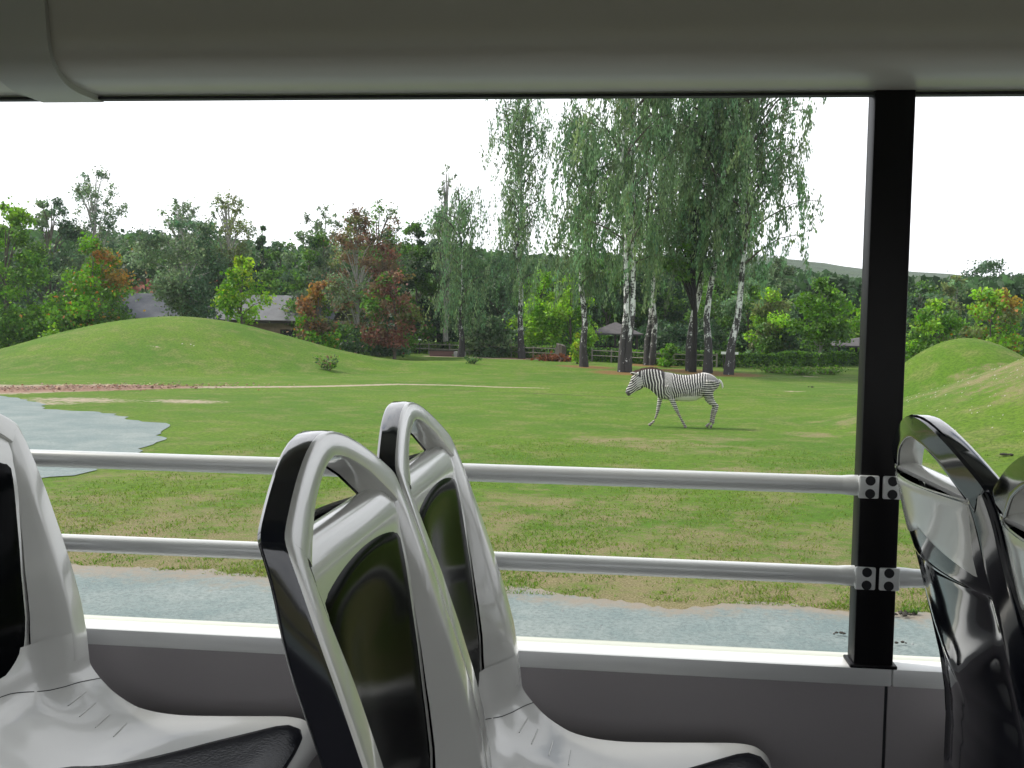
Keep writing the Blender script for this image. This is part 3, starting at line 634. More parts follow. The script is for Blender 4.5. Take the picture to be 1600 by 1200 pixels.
def weed(label,u,v,w,h,n,cols,s=.10,flat=False):
    x,y=ground_at(u,v); g=gz(x,y)
    # re-intersect with raised ground
    for _ in range(12):
        q=at(u,v,y); y+= (float(q[2])-gz(float(q[0]),y))*y/EYE*.8; 
    q=at(u,v,y); x=float(q[0]); g=gz(x,y)
    root=thing('weed_plant',label,'plant',(x,y,g),'weedy plants in the paddock'); r=np.random.default_rng(int(u+v))
    st=MB(); k=7
    tips=[]
    for i in range(k):
        a=i*2.4; R=w/2*r.uniform(.3,1); e=(math.cos(a)*R,math.sin(a)*R*.5,h*r.uniform(.5,1)); st=MB(); st.tube([(math.cos(a)*.1*R,0,-.03),(e[0]*.7,e[1]*.7,e[2]*.6),e],[.012,.01,.004],4,False); tips.append(e); st.obj('stem',M_bark,root)
    tips=np.array(tips); idx=r.integers(0,k,n); f=r.uniform(.25,1.05,n)[:,None]; P=tips[idx]*f+r.normal(0,1,(n,3))*np.array([w*.1,w*.06,h*.1]); P[:,2]=np.abs(P[:,2])+.02
    cc=np.array([PAL[c] for c in cols])[r.integers(0,len(cols),n)]*r.uniform(.6,1.4,(n,1))
    crown_obj('foliage',P,np.full(n,s),cc,root)
weed('dark weedy plant on the right slope of the mound',512,583,1.7,.75,260,['dark','green','maple','rust'])
weed('small weedy tuft in the grass below the path',737,569,1.4,.5,150,['dark','green'])
for (lb,u,v,w) in (('low weeds right of the outermost birch',1215,583,3.2),('spread of weeds in front of the hedge, middle patch',1250,586,3.),('low weeds in front of the hedge near the black post',1292,585,3.)):
    weed(lb,u,v,w,.42,330,['green','olive','maple'],.12)
weed('tiny green plant at the road edge right of the black post',1425,962,.18,.06,60,['green'],.02)
# gravel specks on the right mound
ns=420; mb_v=[];mb_f=[]; k=0
r=np.random.default_rng(3)
for i in range(ns):
    x=r.normal(10.6,2.6); y=r.uniform(21,36); z=gz(x,y)
    if z<.35 or x>17: continue
    s=r.uniform(.008,.028); b=len(mb_v)
    mb_v+=[(x-s,y-s,z-.01),(x+s,y-s,z-.01),(x+s*.8,y+s,z-.01),(x-s,y+s*.7,z-.01),(x,y,z+s*.9)]; mb_f+=[(b,b+1,b+4),(b+1,b+2,b+4),(b+2,b+3,b+4),(b+3,b,b+4)]
for (u,v,c) in ((320,503,2),(290,580,3)):
    x0,y0=ground_at(u,v); 
    for i in range(c):
        x=x0+r.normal(0,.5); y=y0+r.normal(0,.3); z=gz(x,y); s=r.uniform(.03,.07); b=len(mb_v)
        mb_v+=[(x-s,y-s,z-.01),(x+s,y-s,z-.01),(x+s*.8,y+s,z-.01),(x-s,y+s*.7,z-.01),(x,y,z+s*.9)]; mb_f+=[(b,b+1,b+4),(b+1,b+2,b+4),(b+2,b+3,b+4),(b+3,b,b+4)]
M_speck=mat('pale_pebbles',(.36,.34,.28),.85)
tag(ob('gravel_specks',new_mesh('gravel_specks',mb_v,mb_f,M_speck,False)),'pale pebbles scattered over the right-hand mound and grass','pebbles',kind='stuff')
rv_,rf_=[],[]
for i in range(700):
    x=r.uniform(-6,5); y=r.uniform(5.6,9.3); s=abs(r.normal(0,.006))+.005; b=len(rv_); a=r.uniform(0,6.3); c_,s_=math.cos(a)*s,math.sin(a)*s
    rv_+=[(x+c_,y+s_,.010),(x-s_,y+c_,.010),(x-c_*1.1,y-s_,.010),(x+s_,y-c_*.8,.010),(x+.2*c_,y,.010+s*.7)]; rf_+=[(b,b+1,b+4),(b+1,b+2,b+4),(b+2,b+3,b+4),(b+3,b,b+4)]
tag(ob('road_stones',new_mesh('road_stones',rv_,rf_,mat('road_stone',(.24,.26,.25),.9),False)),'loose pale stones scattered on the gravel road','stones',kind='stuff')
# dung and clods
M_dung=mat('dung',(.035,.03,.022),.9)
def clod(label,u,v,r0,n,seed):
    x,y=ground_at(u,v); g=gz(x,y)
    for _ in range(12):
        q=at(u,v,y); y+=(float(q[2])-gz(float(q[0]),y))*y/EYE*.8
    q=at(u,v,y); x=float(q[0]); g=gz(x,y)
    bm=bmesh.new(); r=random.Random(seed)
    for i in range(n):
        m=Matrix.Translation((r.gauss(0,r0*1.4),r.gauss(0,r0*.8),r0*.3))@Matrix.Scale(r0*r.uniform(.35,.8),4)@Matrix.Diagonal((1.3,1,.7,1)); bmesh.ops.create_icosphere(bm,subdivisions=2,radius=1,matrix=m)
    for v_ in bm.verts: v_.co+=Vector((r.gauss(0,1),r.gauss(0,1),r.gauss(0,1)))*r0*.05
    me=bpy.data.meshes.new('dung_pile'); bm.to_mesh(me); bm.free(); me.materials.append(M_dung); o=ob('dung_pile',me,None,(x,y,g+.03)); tag(o,label,'dung','dark dung lumps on the ground')
clod('dark dung lump on the gravel just left of the black post',1308,996,.022,4,1)
clod('dark dung lump on the gravel right of the black post',1402,1010,.02,3,2)
clod('dark clods on the road edge right of the black post',1408,966,.03,7,3)
clod('strung-out dark clods in the grass above the right seat',1570,713,.05,12,4)
clod('small dark dung pile in the grass right of the zebra',1268,606,.06,4,6)
# ------------------------------------------------------------------ zebra
def zebra():
    zx=lambda p:(p-800)/413.; zz=lambda q:(850-q)/413.
    mb=MB(); n=18
    secs=[((268,468),(298,512),.040),((278,430),(322,505),.062),((300,385),(352,480),.068),((322,335),(392,455),.082),((338,285),(440,435),.098),((378,245),(478,408),.098),((440,212),(535,430),.095),((520,196),(590,472),.115),((610,200),(632,515),.165),((690,225),(690,540),.225),((770,236),(765,548),.27),((860,253),(860,553),.30),((960,256),(960,558),.315),((1050,243),(1050,545),.30),((1130,226),(1120,512),.28),((1200,236),(1195,478),.255),((1260,268),(1250,440),.21),((1305,312),(1295,395),.13),((1318,335),(1312,365),.05)]
    # interpolate finer
    t_=np.arange(len(secs)); tf=np.linspace(0,len(secs)-1,(len(secs)-1)*4+1)
    arr=np.array([[a[0],a[1],b[0],b[1],w] for a,b,w in secs]); 
    def cr(col):
        out=[]
        for q in tf:
            i=min(int(q),len(secs)-2); f=q-i; p0,p1,p2,p3=[arr[min(max(i+k,0),len(secs)-1),col] for k in (-1,0,1,2)]
            out.append(.5*((2*p1)+(-p0+p2)*f+(2*p0-5*p1+4*p2-p3)*f*f+(-p0+3*p1-3*p2+p3)*f**3))
        return np.array(out)
    A=[cr(k) for k in range(5)]
    rings=[]
    for i in range(len(tf)):
        top=np.array([zx(A[0][i]),0,zz(A[1][i])]); bot=np.array([zx(A[2][i]),0,zz(A[3][i])]); c=(top+bot)/2; h=(top-bot)/2; w=A[4][i]
        ring=[]
        for k in range(n):
            a=2*PI*k/n; s_=math.sin(a); c_=math.cos(a); ww=w*(1-.12*s_) 
            ring.append(c+h*s_+np.array([0,1,0])*ww*c_)
        rings.append(ring)
    b0=len(mb.v); mb.grid(np.array(rings),close_v=True); mb.f.append(tuple(b0+k for k in range(n))); q=b0+(len(rings)-1)*n; mb.f.append(tuple(q+k for k in range(n))[::-1])
    def leg(pts,y):
        P=[(zx(p[0]),y*(1 if i>1 else .85),zz(p[1])) for i,p in enumerate(pts)]; mb.tube(P,[(p[2],p[2]*.85) if i<3 else p[2] for i,p in enumerate(pts)],12)
    leg([(735,380,.15),(762,470,.125),(790,540,.085),(822,605,.062),(848,660,.050),(868,700,.036),(895,750,.030),(920,793,.038),(934,815,.032),(943,830,.043),(946,849,.050)],-.15)
    leg([(690,400,.14),(672,470,.115),(662,540,.078),(650,615,.056),(640,675,.048),(630,715,.034),(615,760,.030),(598,797,.038),(575,818,.032),(558,832,.042),(546,848,.048)],.14)
    leg([(1205,310,.20),(1195,400,.19),(1192,470,.145),(1215,530,.10),(1252,572,.072),(1290,597,.050),(1278,640,.048),(1265,690,.038),(1254,745,.035),(1248,790,.043),(1235,815,.036),(1226,832,.046),(1220,849,.052)],-.14)
    leg([(1190,320,.18),(1185,400,.17),(1185,470,.13),(1200,530,.09),(1232,570,.066),(1268,600,.050),(1256,645,.046),(1246,690,.037),(1240,740,.034),(1240,785,.042),(1218,808,.036),(1200,828,.045),(1190,846,.050)],.14)
    me=new_mesh('zebra_base',mb.v,mb.f); bm=bmesh.new(); bm.from_mesh(me); bmesh.ops.recalc_face_normals(bm,faces=bm.faces); bm.to_mesh(me); bm.free()
    tmp=ob('zebra_tmp',me); m=tmp.modifiers.new('r','REMESH'); m.mode='VOXEL'; m.voxel_size=.0115
    s_=tmp.modifiers.new('s','SMOOTH'); s_.factor=.5; s_.iterations=5
    dg=bpy.context.evaluated_depsgraph_get(); me2=bpy.data.meshes.new_from_object(tmp.evaluated_get(dg)); bpy.data.objects.remove(tmp)
    me2.name='body'; nv=len(me2.vertices); co=np.empty(nv*3,np.float32); me2.vertices.foreach_get('co',co); co=co.reshape(-1,3)
    px=co[:,0]*413+800; py=850-co[:,2]*413
    def tri(ph,duty,soft=.12):  # 1 = black
        s=np.cos(2*PI*ph); th=math.cos(PI*duty); return sstep(-soft*1.5,soft*1.5,s-th)
    wob=4*np.sin(py/33.+px/90)+2.*np.sin(py/17.+px/40)
    # neck and body stripes
    xb=px-np.interp(px,[480,620,700,760,900,1050,1130],[.14,.16,.10,.30,.22,.02,-.12])*(py-300)+wob
    ph_neck=np.interp(xb,[250,450,480,690],[-6,-1.6,0,6.2]); ph_body=(xb-700)/28.
    fine=(xb-700)/13.
    neck=tri(ph_neck,.70); body=tri(ph_body,.68); sh=tri(fine,.55,.3)*.7+.22
    # head: stripes running across the face
    hp_=((px-300)*.55+(py-300)*.84)/23.; head=tri(hp_+.25*np.sin(px/20),.64)
    K=body.copy()
    f=sstep(745,700,px+.25*(py-400)*0); K=np.where(px<770,sh*sstep(690,715,px)*1+neck*(1-sstep(690,715,px)),K)
    K=np.where((px>=770)&(px<800),sh*(1-sstep(770,800,px))+body*sstep(770,800,px),K)
    cheek=((px-425)/38)**2+((py-350)/60)**2
    K=np.where(px<400-(py-240)*-.25,head,K); K=np.where((cheek<1),.28+.3*head,K)
    # thigh: arching bands
    R_=np.hypot((px-1170)*.55,(py-180)); th=tri(R_/25,.68)
    wt=sstep(1105,1165,px+ .35*(py-330))*sstep(300,345,py)
    fin=tri(R_/9.,.5,.4)*.4+.5
    rump=sstep(1130,1200,px)*(1-sstep(300,350,py))
    K=K*(1-rump)+fin*rump; K=K*(1-wt)+th*wt
    # belly
    bl=np.interp(px,[640,700,830,900,1000,1080,1120,1160],[600,600,512,497,490,488,478,600]); be=sstep(-12,14,py-bl)*(px>800)*(px<1150)*(co[:,2]>.65); K=K*(1-be)+.03*be
    ed=np.abs(co[:,1])<.05; 
    # legs
    lg=tri(py/21.,.60,.2)*.95; lo=sstep(515,545,py)*((px<840+ (py-520)*.6)|(px>1140)); lo=np.where((px>780)&(px<960)&(py>520)&(be<.5),sstep(520,545,py),lo); K=K*(1-lo)+lg*lo
    dull=sstep(590,700,py)
    white=np.array([.68,.65,.60]); black=np.array([.012,.010,.010])
    col=white[None]*(1-K[:,None])+black[None]*K[:,None]
    greyb=np.array([.17,.14,.115]); col=col*(1-.6*dull[:,None])+greyb*.6*dull[:,None]
    hoof=sstep(822,836,py); col=col*(1-hoof[:,None])+np.array([.15,.13,.10])*hoof[:,None]
    mz=sstep(48,28,np.hypot(px-288,(py-492))); col=col*(1-mz[:,None])+np.array([.07,.06,.06])*mz[:,None]
    back=sstep(9,2,py-np.interp(px,[1100,1200,1260,1310,1330],[226,236,268,312,340]))*(px>1100); col=col*(1-.8*back[:,None])+white*.8*back[:,None]  # bright highlight along the top of the rump, painted into the coat colour
    a=me2.attributes.new('coat','FLOAT_COLOR','POINT'); a.data.foreach_set('color',np.hstack([col,np.ones((nv,1))]).astype(np.float32).ravel())
    Mz=mat('zebra_coat',(.6,.6,.6),.7); t=NT(Mz); t.l(t.attr('coat').outputs['Color'],t.b.inputs['Base Color']); t.b.inputs['Sheen Weight'].default_value=.15
    me2.materials.clear(); me2.materials.append(Mz); me2.polygons.foreach_set('use_smooth',np.ones(len(me2.polygons),dtype=bool))
    y=27.4; p=at(1045,662,y); x=float(at(1050,660,y)[0]); g=gz(x,y)
    root=thing('zebra','striped zebra walking left across the paddock with lowered head','zebra',(x,y,g)); ob('body',me2,root)
    # mane
    mm=MB(); pts=[(322,250,8),(345,232,16),(385,215,24),(440,196,24),(500,183,26),(560,176,27),(620,184,22),(670,206,14),(705,230,3)]
    base=[(338,262),(360,250),(395,240),(450,214),(505,202),(560,200),(618,206),(665,222),(700,238)]
    rings=[]
    r=random.Random(2)
    U=np.linspace(0,8,50)
    for q in U:
        i=min(int(q),7); f=q-i; tx=pts[i][0]*(1-f)+pts[i+1][0]*f; ty=pts[i][1]*(1-f)+pts[i+1][1]*f+r.uniform(-2.5,2.5); bx=base[i][0]*(1-f)+base[i+1][0]*f; by=base[i][1]*(1-f)+base[i+1][1]*f+8
        rings.append([(zx(bx),-.028,zz(by)),(zx((tx+bx)/2),-.024,zz((ty+by)/2)),(zx(tx),-.006,zz(ty)),(zx(tx),.006,zz(ty)),(zx((tx+bx)/2),.024,zz((ty+by)/2)),(zx(bx),.028,zz(by))])
    mm.grid(np.array(rings)); b=len(mm.v)-6; mm.f.append((0,1,2,3,4,5)); mm.f.append((b,b+5,b+4,b+3,b+2,b+1))
    Mm=mat('mane',(.06,.03,.022),.9); t=NT(Mm); n_=t.noise(4,3,.6,t.coord((9,1,1))); t.l(t.ramp(n_,[(.35,(.03,.016,.012)),(.7,(.14,.075,.055))]),t.b.inputs['Base Color'])
    mm.obj('mane',Mm,root)
    Me=mat('ear',(.45,.42,.38),.8); Mk=mat('dark_eye',(.01,.008,.008),.2); Mw=mat('tail_hair',(.62,.60,.55),.8)
    for sy_ in (-1,1):
        e=MB(); o_=6*sy_; e.tube([(zx(402),sy_*.055,zz(262)),(zx(378),sy_*.085,zz(256)),(zx(348),sy_*.10,zz(252+o_)),(zx(318),sy_*.10,zz(252+o_))],[(.018,.018),(.045,.030),(.042,.026),(.006,.006)],10); eo=e.obj('ear',Me,root)
        e=MB(); e.tube([(zx(375),sy_*.088-.018,zz(264)),(zx(350),sy_*.10-.027,zz(259+o_)),(zx(326),sy_*.10-.012,zz(255+o_))],[.008,.016,.005],8); e.obj('ear_lining',Mk,eo)
        bm=bmesh.new(); bmesh.ops.create_uvsphere(bm,u_segments=12,v_segments=8,radius=.024,matrix=Matrix.Translation((zx(346),sy_*.080,zz(338)))@Matrix.Diagonal((1.2,.7,.8,1))); m_=bpy.data.meshes.new('eye'); bm.to_mesh(m_); bm.free(); m_.materials.append(Mk); ob('eye',m_,root)
    tl=MB(); tl.tube([(zx(1300),0,zz(305)),(zx(1325),-.01,zz(322)),(zx(1342),-.02,zz(350)),(zx(1348),-.03,zz(385)),(zx(1346),-.03,zz(400))],[.04,.034,.028,.026,.006],10); tl.obj('tail',Mw,root)
zebra()
# ------------------------------------------------------------------ seats
XK=-.279
PZ=np.array([-.90,-.734,-.673,-.618,-.573,-.516,-.461,-.394,-.316,-.238,-.19,-.11,-.05])
PX=np.array([-.149,-.149,-.149,-.149,-.153,-.163,-.178,-.200,-.228,-.258,-.278,-.309,-.33])
def X(z): return np.interp(z,PZ,PX)
HW=.213
def superarc(n=26,zk=-.193,zt=-.100):
    out=[]
    for k in range(n+1):
        a=PI*k/n; c=math.cos(a); s=max(0.,math.sin(a))
        y=-HW*c
        out.append((y,-.111-.078*(abs(y)/HW)**1.5))
    return out
WZ=[-.62,-.55,-.45,-.35,-.25,-.20]; WW=[.104,.098,.088,.069,.049,.044]
def off_(z): return np.interp(z,[-.66,-.55,-.45,-.35,-.30,-.25,-.21],[-.052,-.046,-.035,-.022,-.016,-.010,-.008])
def HWf(z): return HW*(1+.036*sstep(-.19,-.29,z))
def lowf(z): return float(sstep(-.20,-.32,z))
def seat_parts():
    root=thing('bus_seat','x','seat')
    # outline path: near bottom -> top -> far bottom (y from -HW to HW)
    side=list(np.linspace(-.612,-.196,26))
    path=[(-HW,z) for z in side]+superarc()[0:]+[(HW,z) for z in side[::-1]]
    path=np.array(path); path[:,0]*=HWf(path[:,1])/HW
    # remove near duplicates, smooth the kink lightly
    for _ in range(5): path[1:-1]=.25*path[:-2]+.5*path[1:-1]+.25*path[2:]
    N=len(path); T_=np.gradient(path,axis=0); T_/=np.linalg.norm(T_,axis=1)[:,None]; nrm=np.stack([T_[:,1],-T_[:,0]],1)  # points inward
    up=sstep(-.215,-.190,path[:,1])  # 1 in arch
    win=np.interp(path[:,1],WZ,WW); wa=np.interp(np.abs(path[:,0]),[0,.12,.21],[.78,.95,1.35])
    fr=[]
    hi=[(0.,-.005),(.0004,-.0025),(.0018,-.0006),(.005,0),(.016,0),(.028,-.0005),(.0325,-.002),(.0350,-.006),(.037,-.026),(.0385,-.042)]
    for i in range(N):
        w=win[i]; oo=float(off_(path[i,1])); cr_=min(.040,w*.62)
        lo=[(0.,-.005),(.0004,-.0025),(.0018,-.0006),(.005,0),(cr_-.006,0),(cr_-.001,-.0012),(cr_+.004,-.0035),(cr_+.45*(w-cr_),oo*.42-.001),(cr_+.85*(w-cr_),oo*.88),(w,oo-.001)]
        ring=[]
        for (a0,d0),(a1,d1) in zip(lo,hi):
            a=a0*(1-up[i])+a1*wa[i]*up[i]; d=d0*(1-up[i])+d1*up[i]; q=path[i]+nrm[i]*a; ring.append((X(q[1])+d,q[0],q[1]))
        fr.append(ring)
    fr=np.array(fr); MB().grid(fr).obj('frame',M_grey,root)
    # inner grey shell with the bar under the handle hole
    def inner_x(y,z): return X(z)+off_(z)-.014*(1-(np.abs(y)/.16)**2)*sstep(-.24,-.34,z)
    vv=np.linspace(-1,1,25); rows=[]
    wz=lambda z: HWf(z)-np.interp(z,WZ,WW)+.003
    # ledge: from back of hole to front
    for (z,dx) in ((-.216,-.0455),(-.210,-.0435),(-.2065,-.038),(-.2035,-.030),(-.2025,-.020),(-.2035,-.012),(-.2065,-.0085),(-.212,-.008)):
        rows.append([(X(z)+dx,HW*.80*v_,z) for v_ in vv])
    for z in np.linspace(-.222,-.612,26): rows.append([(inner_x(v_*wz(z),z)-(.0 if z<-.24 else -.002),v_*wz(z),z) for v_ in vv])
    MB().grid(np.array(rows)).obj('inner_shell',M_grey,root)
    # dark insert with arched top and rounded bottom
    rows=[]; nz=34
    for k in range(nz+1):
        s=k/nz
        row=[]
        for v_ in np.linspace(-1,1,21):
            wi=(HWf(-.25-.38*s)-np.interp(-.25-.38*s,WZ,WW)-.001)
            fall=1 if s<.72 else math.sqrt(max(0,1-((s-.72)/.28)**2))
            y=v_*wi*max(fall,.02); zt=-.231-.024*(v_*v_); z=zt*(1-s)+(-.645)*s
            e=max(abs(v_)**10,(1-min(1,s*24))**2, (1-min(1,(1-s)*24))**2)
            row.append((inner_x(y,z)+.0035-.005*e,y,z))
        rows.append(row)
    MB().grid(np.array(rows)).obj('back_insert',M_insert,root)
    # black back shell: arch sweep
    bs=[]
    lob=[(0.0002,-.0045),(-.0010,-.008),(-.0010,-.0265),(.003,-.0315),(.014,-.0350),(.030,-.0395),(.042,-.0430),(.048,-.0445)]
    for i in range(N):
        ring=[]; wi_=wa[i]; deep=.011*float(sstep(-.28,-.5,path[i,1]))
        kk_=(1-up[i])+up[i]*min(1.,.80*wi_)
        for (a,d) in lob: q=path[i]+nrm[i]*a*kk_; ring.append((X(q[1])+d-deep*max(0,(a-.003)/.045)-(.012*lowf(path[i,1]) if d<-.02 else 0),q[0],q[1]))
        for (a0,d0,a1,d1) in ((.050,-.0448,.0384*wi_+.0015,-.0440),(.051,-.0452,.0384*wi_,-.0405)):
            q=path[i]+nrm[i]*(a0*(1-up[i])+a1*up[i]); ring.append((X(q[1])+d0*(1-up[i])+d1*up[i]-deep-.012*lowf(path[i,1]),q[0],q[1]))
        bs.append(ring)
    mb=MB(); mb.grid(np.array(bs))
    rows=[]; V2=np.linspace(-1,1,33)
    for z in np.linspace(-.214,-.74,90):
        row=[]
        for v_ in V2:
            y=v_*(HWf(z)-.049); d=-.0447-.012*lowf(z)-.011*float(sstep(-.28,-.5,z))-.027*(1-v_*v_)
            # recessed field and crossing ribs
            inn=float(sstep(1,.88,abs(v_))*sstep(-.33,-.345,z)*sstep(-.70,-.68,z))
            d+=.009*inn
            rib=.6*math.exp(-((z+.50-.55*abs(y))/.03)**2)
            d-=.010*min(1,rib)*inn
            row.append((X(z)+d,y,z))
        rows.append(row)
    mb.grid(np.array(rows))
    # sides closing under the frame down to the pan
    for s_ in (-1,1):
        mb.grid(np.array([[(X(z)-.0385,s_*HWf(z),z),(X(z)-.050,s_*(HWf(z)-.014),z),(X(z)-.0677,s_*(HWf(z)-.05),z)] for z in np.linspace(-.62,-.76,6)]))
    mb.obj('back_shell',M_black,root)
    # grey wedge on the back under the hole
    rows=[]
    for s in np.linspace(0,1,12):
        row=[]
        for v_ in np.linspace(-1,1,25):
            y=v_*.172; zb=-.285-.045*abs(v_); z=-.212*(1-s)+zb*s
            e=max((1-min(1,s*10)),(1-min(1,(1-s)*10)),abs(v_)**14)
            d=-.0447-.012*lowf(z)-.027*(1-min(1,(abs(y)/.164))**2)-.011*float(sstep(-.28,-.5,z)); 
            if abs(y)>.162: d=-.0447-.012*lowf(z)+(abs(y)-.162)*.35
            row.append((X(z)+d-.003+.0045*e,y,z))
        rows.append(row)
    MB().grid(np.array(rows)).obj('back_bar',M_grey,root)
    # pan
    prof=[(-.153,-.56),(-.149,-.60),(-.148,-.63),(-.130,-.652),(-.105,-.678),(-.062,-.704),(-.02,-.713),(.03,-.716),(.10,-.713),(.17,-.709),(.225,-.706),(.255,-.709),(.275,-.722),(.288,-.745),(.285,-.775),(.265,-.79)]
    prof=np.array(prof); tt=np.arange(len(prof)); tf=np.linspace(0,len(prof)-1,70)
    pr=np.stack([np.interp(tf,tt,prof[:,0]),np.interp(tf,tt,prof[:,1])],1)
    for _ in range(3): pr[1:-1]=.25*pr[:-2]+.5*pr[1:-1]+.25*pr[2:]
    Tn=np.gradient(pr,axis=0); Tn/=np.linalg.norm(Tn,axis=1)[:,None]; Nn=np.stack([-Tn[:,1],Tn[:,0]],1)   # up/forward normal
    dep=np.interp(np.linspace(0,1,70),[0,.2,.4,.6,.85,1],[.037,.036,.030,.020,.004,0])
    def pan_pt(i,v_):
        y=v_*HW*1.036; a=abs(v_); tp_=float(np.interp(abs(y),[0,.06,.109,.125,.15,.168,.178,.213],[.063,.059,.050,.040,.020,.006,.001,0])); bl_=float(sstep(0,24,i)); dd=tp_*(1-bl_)+bl_*dep[i]*(1-a**3.0)+.003*(1-min(1,i/7))
        return np.array([pr[i,0]-Nn[i,0]*dd,y,pr[i,1]-Nn[i,1]*dd])
    rows=[]
    VV=np.linspace(-1,1,31)
    for i in range(70):
        row=[]; n3=np.array([Nn[i,0],0,Nn[i,1]])
        L=pan_pt(i,-1); Rr=pan_pt(i,1)
        sk=[(.050,.004),(.03,.001),(.010,0),(.003,-.0005)]
        row+=[tuple(L-n3*a+np.array([0,b-.0,0])) for a,b in sk]
        row+=[tuple(pan_pt(i,v_)) for v_ in VV*.985]
        row+=[tuple(Rr-n3*a-np.array([0,b,0])) for a,b in sk[::-1]]
        rows.append(row)
    MB().grid(np.array(rows)).obj('seat_pan',M_grey,root)
    # seam line groove where back meets pan: thin dark strip
    sm=[]
    for v_ in np.linspace(-.985,.985,61):
        kf=7.5+7*v_**2; k=int(kf); f=kf-k; p=pan_pt(k,v_)*(1-f)+pan_pt(k+1,v_)*f; q=pan_pt(k+1,v_); n3=np.array([Nn[k,0],0,Nn[k,1]]); m_=pan_pt(k+1,v_)-pan_pt(k,v_); m_=m_/np.linalg.norm(m_)*.0016
        sm.append([p+n3*.0007,p+m_+n3*.0007])
    MB().grid(np.array(sm)).obj('seam',M_seam,root)
    # moulded grip lines left of the cushion
    for s_ in (-1,1):
        for j in range(4):
            i0=15+j*3; a=pan_pt(i0,s_*.62); b=pan_pt(i0,s_*.80); n3=np.array([Nn[i0,0],0,Nn[i0,1]])
            q=MB(); q.tube([a+n3*.0005,(a+b)/2+n3*.001,b+n3*.0005],.0011,5); q.obj('grip_line',M_grey,root)
    # cushion: outline in (s along profile, v)
    rows=[]
    up_=np.array([(-.072,0),(-.066,.016),(-.045,.032),(0,.062),(.05,.093),(.12,.134),(.19,.166),(.23,.184),(.25,.189),(.266,.184),(.275,.165),(.279,.12),(.281,.06),(.281,0)])
    full=np.vstack([up_,up_[::-1][1:-1]*np.array([1,-1])]); full=np.vstack([full,full[:1]]); cl=np.r_[0,np.cumsum(np.linalg.norm(np.diff(full,axis=0),axis=1))]
    CO_=np.stack([np.interp(np.linspace(0,cl[-1],57)[:-1],cl,full[:,q]) for q in (0,1)],1)
    cum=pr[:,0]
    def pan_x(x,y):
        i=np.interp(x,pr[12:62,0],np.arange(12,62)); i0=int(i); f=i-i0; a=pan_pt(i0,y/HW/1.036); b=pan_pt(min(i0+1,69),y/HW/1.036); n3=np.array([Nn[i0,0],0,Nn[i0,1]]); return a*(1-f)+b*f,n3
    for rr in (1.0,.985,.96,.85,.6,.3,.02):
        row=[]
        for k in range(56):
            ox,oy=CO_[k]; x=.13+(ox-.13)*rr; w=oy
            y=w*rr; p,n3=pan_x(x,y); hgt_={1.0:-.002,.985:.004,.96:.007,.85:.009,.6:.009,.3:.008,.02:.008}[rr]
            row.append(tuple(p+n3*hgt_))
        rows.append(row)
    mb=MB(); mb.grid(np.array(rows),close_v=True); mb.f.append(tuple(len(mb.v)-56+k for k in range(56))); mb.obj('seat_cushion',M_cush,root)
    # underside and pedestal
    mb=MB(); mb.box(-.12,.24,-.15,.15,-.80,-.775); mb.obj('underframe',M_post,root,True,bevel=.006)
    mb=MB(); mb.tube([(.02,0,-.80),(.0,0,-1.0),(-.02,0,-1.15)],.035,14); mb.box(-.16,.14,-.16,.16,-1.17,-1.15); mb.obj('pedestal',M_post,root)
    return root
seat0=seat_parts()
def copy_tree(o,parent=None):
    c=o.copy(); C.objects.link(c)
    if parent: c.parent=parent
    for ch in list(o.children): copy_tree(ch,c)
    return c
FLOOR=EYE-1.17
YA,YB=.834+HW,.834+.426+.017+HW
SEATS=[(0,YA,'nearest seat in the middle row with its oval grab handle against the grass'),
(0,YB,'window seat of the middle row behind the nearest seat'),
(-.797,YB,'seat at the left edge of the view, grey rim and dark backrest panel'),
(.770,YB,'window seat on the right seen from behind, sky reflected on its black rim'),
(.770,YA,'aisle seat cut off by the right edge, seen from behind')]
for i,(dx,yc,lb) in enumerate(SEATS):
    s=seat0 if i==0 else copy_tree(seat0)
    s.location=(dx,yc,EYE); s['label']=lb; s['group']='two-tone plastic seats of the bus'
